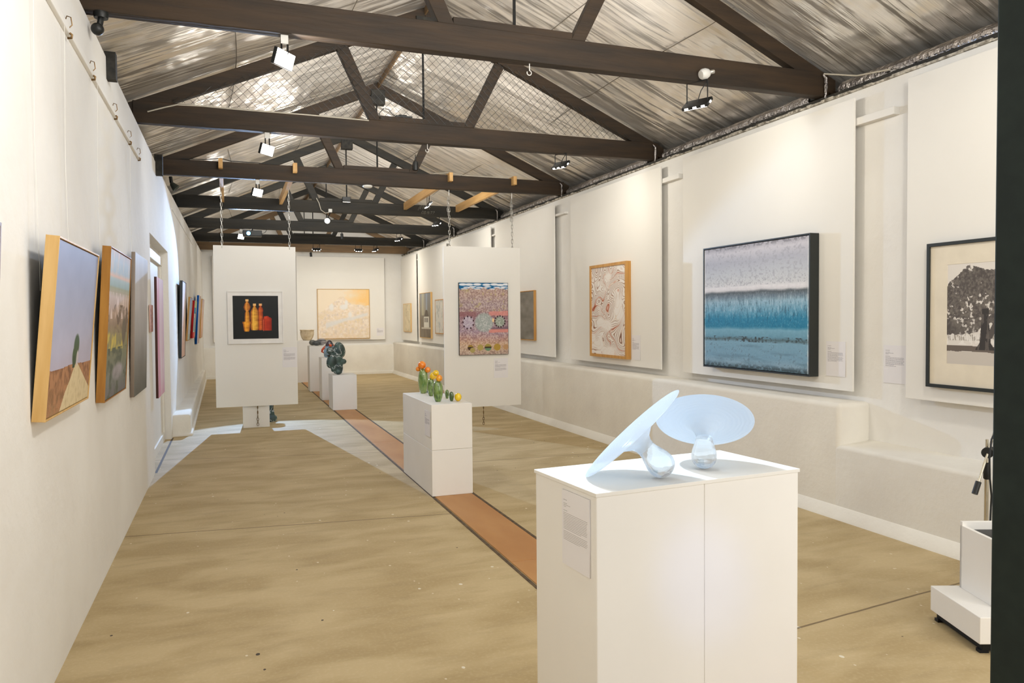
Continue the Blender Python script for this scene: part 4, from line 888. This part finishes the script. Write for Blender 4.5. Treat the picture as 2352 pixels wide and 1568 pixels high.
# blue projector
t = thing('projector', 'projector with a dazzling blue-white lens hung behind the left hanging panel', 'projector', (.36, 15.0, 3.11))
MB().box(.26, .60, 14.92, 15.18, 3.05, 3.155).build('casing', M_black, t, .01)
n = norm((.06, -1, -.18)); q = n.to_track_quat('-Z', 'Y').to_matrix().to_4x4(); q.translation = (.36, 14.93, 3.10)
MB().lathe([(.002, .02), (.045, .02), (.045, -.03), (.037, -.03), (.037, -.01), (.002, -.01)], n=20).build('lens_barrel', M_iron, t, 0, True, mtx=q)
MB().lathe([(.002, -.018), (.036, -.018), (.036, -.011), (.002, -.011)], n=20).build('lens', M_lens, t, mtx=q)
MB().tube([(.43, 15.05, 3.15), (.43, 15.05, 3.19), (.43, 15.46, 3.22), (.43, 15.46, 3.24)], .014, 8).build('ceiling_bracket', M_iron, t)
MB().tube([(.60, 15.0, 3.10), (.66, 15.0, 3.13), (.70, 15.1, 3.20), (.72, 15.45, 3.24)], .005, 6).build('cable', M_black, t, 0, True)
# black floods aimed at the right wall
def flood_r(lb, p, ang, tilt, power, leg, w=.2, first=None):
    # local frame: x along the body, y away from the lit face, z up
    M = Matrix.Translation(p) @ Matrix.Rotation(ang, 4, 'Z')
    nrm = M.to_3x3() @ Vector((0, math.cos(tilt), -math.sin(tilt)))
    t = thing('black_floodlight', lb, 'floodlight', None, 'black floodlights aimed at the right wall', M)
    TL = Matrix.Rotation(-(PI/2-tilt), 4, 'X')      # face, built looking down, tips forward
    TL = Matrix.Rotation(PI/2-tilt, 4, 'X')
    hs = MB().box(-w/2, w/2, -.055, .055, -.012, .014).build('housing', M_black, t, .004, mtx=TL)
    for k in (-1, 0, 1):
        for a_ in (-.058, .05): MB().box(k*w*.32-.014, k*w*.32+.014, a_, a_+.008, -.006, .006).build('led_slot', M_led, hs, mtx=TL)
    for k in (-1, 1): MB().box(k*w/2-.004, k*w/2+.004, -.012, .012, -.006, .006).build('led_slot', M_led, hs, mtx=TL)
    MB().box(-w*.44, w*.44, -.048, .048, -.0145, -.011).build('diffuser', M_flood, hs, mtx=TL)
    b = MB()
    for k in (-1, 1): b.tube([(k*w*.40, 0, .005), (k*w*.40, 0, leg)], .0045, 6)
    b.tube([(-w*.40, 0, leg), (w*.40, 0, leg)], .0045, 6); b.build('bracket', M_iron, t)
    MB().tube([(0, .0, .012), (.03, 0, leg*.55), (w*.40, .005, leg)], .0035, 6).build('cable', M_black, t, 0, True)
    area('flood_light', Vector(p)+nrm*.03, nrm, w*.8, .09, power, (1, .93, .80))
    return t
AN = -math.radians(62)
flood_r('black floodlight under the right end of the nearest truss', (3.29, 4.84, 3.072), AN, math.radians(50), 4.5, .165, .21)
flood_r('black floodlight under the right end of the netted second truss', (3.35, 7.45, 3.12), AN, math.radians(50), 6, .117, .19)
t3 = flood_r('black floodlight hung edge-on between the third and fourth trusses', (2.845, 11.2, 3.205), AN-.5, math.radians(40), 5, .13, .19)
flood_r('black floodlight under the fourth truss beside the right chain', (3.385, 12.75, 3.122), AN, math.radians(50), 6, .115, .18)
flood_r('black floodlight under the fifth truss, near the right wall', (3.305, 15.5, 3.125), AN, math.radians(50), 7, .112, .18)
flood_r('black floodlight with a ring of white dots before the back wall, leftmost of three', (1.93, 18.15, 3.112), 0, math.radians(55), 9, .125, .19)
flood_r('black floodlight with a ring of white dots before the back wall, middle of three', (2.90, 18.15, 3.118), 0, math.radians(55), 9, .119, .18)
flood_r('small black floodlight at the right of the three before the back wall', (3.30, 18.15, 3.13), AN, math.radians(50), 9, .107, .17)
# added flood above the camera, out of view, to brighten the near right wall
flood_r('added unseen black floodlight above the camera, filling the near right wall', (3.2, 2.3, 3.08), AN, math.radians(50), 9, .157, .2)
# black unlit spots
def can(lb, p, top, ln=.12, nrm=(.2, .2, -1), r=.028):
    t = thing('black_spotlight', lb, 'spotlight', p, 'small black spotlights')
    q = norm(nrm).to_track_quat('-Z', 'Y').to_matrix().to_4x4(); q.translation = p
    MB().lathe([(.002, ln), (r*.8, ln), (r, ln*.9), (r, 0), (r*.85, 0), (r*.8, .02), (.002, .02)], n=16).build('housing', M_black, t, 0, True, mtx=q)
    MB().tube([(p[0], p[1], p[2]+ln*.5), (p[0]-.005, p[1], top)], .006, 6).build('bracket', M_iron, t)
can('small black spotlight fixed on the strut of the third truss', (2.352, 9.905, 3.46), 3.66, .11, (.05, .1, -1), .034)
can('small black spotlight under the middle of the fifth truss', (2.155, 15.5, 3.10), 3.24, .11, (.1, .1, -1))
can('small black spotlight hanging under the brown back truss', (2.015, TY[6], 3.11), 3.24, .11, (.1, .1, -1), .03)
t = thing('security_camera', 'black dome-eyed security camera under the left end of the nearest truss', 'camera', (-.655, 4.83, 3.12))
MB().lathe([(.002, .035), (.036, .035), (.04, .02), (.036, 0), (.002, 0)][::-1], (-.645, 4.85, 3.20), 20).build('mount', M_black, t, 0, True)
MB().tube([(-.645, 4.85, 3.20), (-.655, 4.84, 3.14)], .016, 10).build('stem', M_black, t)
MB().ball((-.66, 4.82, 3.128), .034).build('eye', M_black, t, 0, True)
t = thing('wall_floodlight', 'dark horn-shaped floodlight high on the left wall past the third truss', 'floodlight', (-.66, 11.1, 3.25))
MB().tube([(-.70, 11.1, 3.41), (-.69, 11.1, 3.33)], .022, 8).build('bracket', M_black, t)
MB().lathe([(.012, 0), (.03, .02), (.055, .10), (.05, .105), (.002, .08)], (0, 0, 0), 18, Matrix.Rotation(2.4, 3, 'Y')).build('horn', pmat('dark_grey_metal', S(74, 82, 76), .5, .3), t, 0, True, mtx=Matrix.Translation((-.70, 11.1, 3.33)))
# little things on the beams
def hook(lb, x, y, z, ln, r=.012):
    pts = [(x, y, z), (x, y, z-ln)]+[(x-.002+r*math.sin(a), y, z-ln-r+r*math.cos(a)) for a in np.linspace(.3, 5.2, 14)]
    tag(MB().tube(pts, .0035, 6).build('hook', M_white, None, 0, True), lb, 'hook', 'hooks under the beams')
hook('white hook hanging under the nearest tie beam', 1.96, 4.87, 3.238, .05, .016); hook('small pale hook hanging under the second tie beam', 1.888, 7.44, 3.238, .05, .016)
t = thing('sensor_lamp', 'white rounded lamp sensor on the face of the nearest tie beam', 'sensor', (3.355, 4.81, 3.29))
q = Matrix.Translation((3.325, 4.80, 3.285)) @ Matrix.Rotation(1.25, 4, 'Y')
MB().lathe([(.002, -.035), (.03, -.033), (.04, -.015), (.04, .01), (.03, .035), (.014, .05)], n=24).build('globe', M_white, t, 0, True, mtx=q)
MB().lathe([(.014, .048), (.016, .05), (.016, .085), (.002, .085)], n=14).build('socket', M_steel, t, 0, True, mtx=q)
tag(MB().lathe([(.002, .0), (.05, .003), (.062, .015), (.062, .03), (.002, .031)], (1.725, 9.98, 3.204), 28).build('smoke_detector', M_white, None, 0, True), 'round white smoke detector under the third tie beam', 'smoke detector')
t = thing('power_box', 'flat black box with a looped cable lying on the second tie beam', 'box', (1.65, 7.45, 3.477))
MB().box(1.57, 1.735, 7.42, 7.48, 3.475, 3.493).box(1.60, 1.68, 7.42, 7.48, 3.493, 3.502).build('casing', M_black, t, .003)
MB().tube([(1.57, 7.44, 3.485), (1.54, 7.44, 3.50), (1.50, 7.44, 3.545), (1.45, 7.44, 3.55), (1.41, 7.43, 3.50), (1.40, 7.41, 3.43)], .0035, 6).build('cable', M_black, t, 0, True)
t = thing('data_projector', 'small black and silver device on the middle of the fourth truss', 'device', (1.84, 12.70, 3.44))
MB().box(1.775, 1.905, 12.66, 12.703, 3.425, 3.50).build('casing', M_black, t, .006); MB().box(1.775, 1.905, 12.655, 12.70, 3.404, 3.420).build('front_strip', M_steel, t, .003)
def cable(lb, pts, r, mt): tag(MB().tube(pts, r, 6).build('cable', mt, None, 0, True), lb, 'cable')
cable('white cable clipped along the left top of the second tie beam', [(-.64, 7.40, 3.33), (-.5, 7.40, 3.38), (-.40, 7.40, 3.412), (-.2, 7.40, 3.418), (.2, 7.40, 3.414), (.7, 7.40, 3.418), (1.3, 7.40, 3.412)], .006, M_cable)
cable('pale cable running from the nearest truss to the top of the right wall', [(4.44, 4.80, 3.40), (4.47, 4.72, 3.375), (4.475, 4.5, 3.30), (4.478, 4.2, 3.255)], .006, M_cable)
cable('pale cable looping along the top of the third tie beam at right', [(2.6, 9.93, 3.43), (2.77, 9.92, 3.45), (2.82, 9.92, 3.453), (2.88, 9.92, 3.447), (3.0, 9.93, 3.432), (3.5, 9.93, 3.43), (3.68, 9.92, 3.448), (3.735, 9.92, 3.453), (3.80, 9.92, 3.432)], .004, M_cable)
cable('black cable looping along the top of the third tie beam at left', [(-.5, 9.93, 3.43), (-.25, 9.93, 3.434), (-.12, 9.93, 3.452), (-.06, 9.92, 3.46), (.05, 9.93, 3.435), (.3, 9.93, 3.432), (.6, 9.93, 3.43)], .005, M_black)
# picture rails, hooks and nylon lines of the left wall
pr = struct(MB().box(-.712, -.69, -.4, 7.28, 2.872, 2.912).build('trim_30', M_wall, None, .004))
struct(MB().prism([(-.712, 11.2), (-.688, 11.2), (-.652, 16.4), (-.674, 16.4)], 'z', 2.985, 3.01).build('trim_31', M_wall, None, .003))
LINES = ((4.17, 'nearest picture-rail hook on the left wall', 2.35, 'nylon line hanging closest to the left edge of the view', 1.70), (4.84, 'second picture-rail hook from the camera', 3.46, 'nylon line at the near side of the lone-tree painting', 1.62),
         (5.73, 'third picture-rail hook from the camera', 4.06, 'nylon line at the far side of the lone-tree painting', 1.62), (6.51, 'fourth picture-rail hook from the camera', 5.0, 'nylon line behind the yellow-bush landscape', 1.75), (7.14, 'furthest picture-rail hook on the left wall', 6.55, 'nylon line behind the grey canvas', 1.85))
for y, lb, yl, l2, zb in LINES:
    tag(MB().tube([(-.69, y, 2.90), (-.678, y, 2.915), (-.683, y, 2.95), (-.70, y, 2.955), (-.705, y, 2.94)], .0028, 5).tube([(-.70, y, 2.85), (-.682, y, 2.852), (-.68, y, 2.868), (-.689, y, 2.875)], .006, 5).build('picture_hook', M_brass, None, 0, True), lb, 'hook', 'hooks on the picture rail')
    tag(MB().tube([(-.692, yl, 2.872), (-.703, yl, (2.87+zb)/2), (-.698, yl, zb)], .0011, 5).build('nylon_line', M_nylon, None, 0, True), l2, 'picture line', 'nylon picture lines')

# ---------------------------------------------------------------- white cabinet and microphone stand at the right edge
t = thing('white_cabinet', 'white cabinet with a wide base and open trough, cut off by the black door edge', 'cabinet', (3.35, 2.6, 0))
def rotz(M_, p): return M_ @ Vector(p)
Q = Matrix.Translation((3.205, 2.735, 0)) @ Matrix.Rotation(math.radians(-21), 4, 'Z')       # x towards the right, -y towards the camera
MB().box(0, .62, -.40, .0, .045, .165).build('base', M_plinth, t, .003, mtx=Q)
tr = MB().box(.13, .148, -.30, -.02, .165, .47).box(.13, .50, -.038, -.02, .165, .49).box(.482, .50, -.30, -.02, .165, .47)
tr.prism([(.13, .165), (.50, .165), (.50, .30), (.30, .30), (.21, .42), (.17, .465), (.13, .47)], 'y', -.30, -.285); tr.build('trough', M_plinth, t, .001, mtx=Q)
MB().box(.149, .481, -.284, -.039, .25, .452).build('trough_lining', M_black, t, mtx=Q)
MB().box(.02, .60, -.385, -.355, .012, .046).box(.02, .60, -.05, -.02, .012, .046).box(.02, .05, -.36, -.04, .012, .046).build('runner', M_iron, t, .002, mtx=Q)
for k in ((.03, -.37), (.03, -.035), (.58, -.37), (.58, -.035)): MB().box(k[0]-.02, k[0]+.02, k[1]-.015, k[1]+.015, 0, .014).build('foot', M_iron, t, mtx=Q)
sx, sy = 3.98, 3.04
t = thing('microphone_stand', 'chrome microphone boom stand with a black cable behind the white cabinet', 'stand', (sx, sy, 0))
M_chr = pmat('chrome', S(200, 192, 172), .25, .9, n=30)
MB().tube([(sx, sy, .06), (sx, sy, .60)], .011, 12).build('pole', M_chr, t, 0, True)
MB().tube([(sx, sy, .55), (sx, sy, .79)], .0075, 10).build('upper_tube', M_chr, t, 0, True)
MB().lathe([(.012, .565), (.017, .57), (.018, .62), (.017, .655), (.009, .66)], (sx, sy, 0), 14).build('clutch', M_black, t, 0, True)
MB().tube([(sx-.03, sy-.025, .72), (sx+.035, sy+.01, .72)], [.03, .03], 16).build('boom_clamp', M_black, t, 0, True)
MB().tube([(sx-.115, sy-.03, .535), (sx+.13, sy-.01, 1.02)], .007, 10).build('boom', M_chr, t, 0, True)
MB().tube([(sx-.132, sy-.031, .50), (sx-.10, sy-.029, .565)], .0155, 12).build('counterweight', M_black, t, 0, True)
for k in range(3):
    a = 2*PI*k/3; MB().tube([(sx, sy, .08), (sx+.07*math.cos(a), sy+.07*math.sin(a), .03), (sx+.12*math.cos(a), sy+.12*math.sin(a), .008)], .008, 8).build('leg', M_iron, t)
MB().tube([(sx+.14, sy-.02, .99), (sx+.05, sy-.045, .90), (sx-.03, sy-.05, .80), (sx-.045, sy-.05, .70), (sx-.04, sy-.05, .58), (sx-.012, sy-.04, .48), (sx-.01, sy-.035, .40), (sx-.035, sy-.05, .30), (sx-.05, sy-.06, .12), (sx-.03, sy-.05, .005), (sx+.2, sy-.03, .005)], .005, 8).build('cable', M_black, t, 0, True)
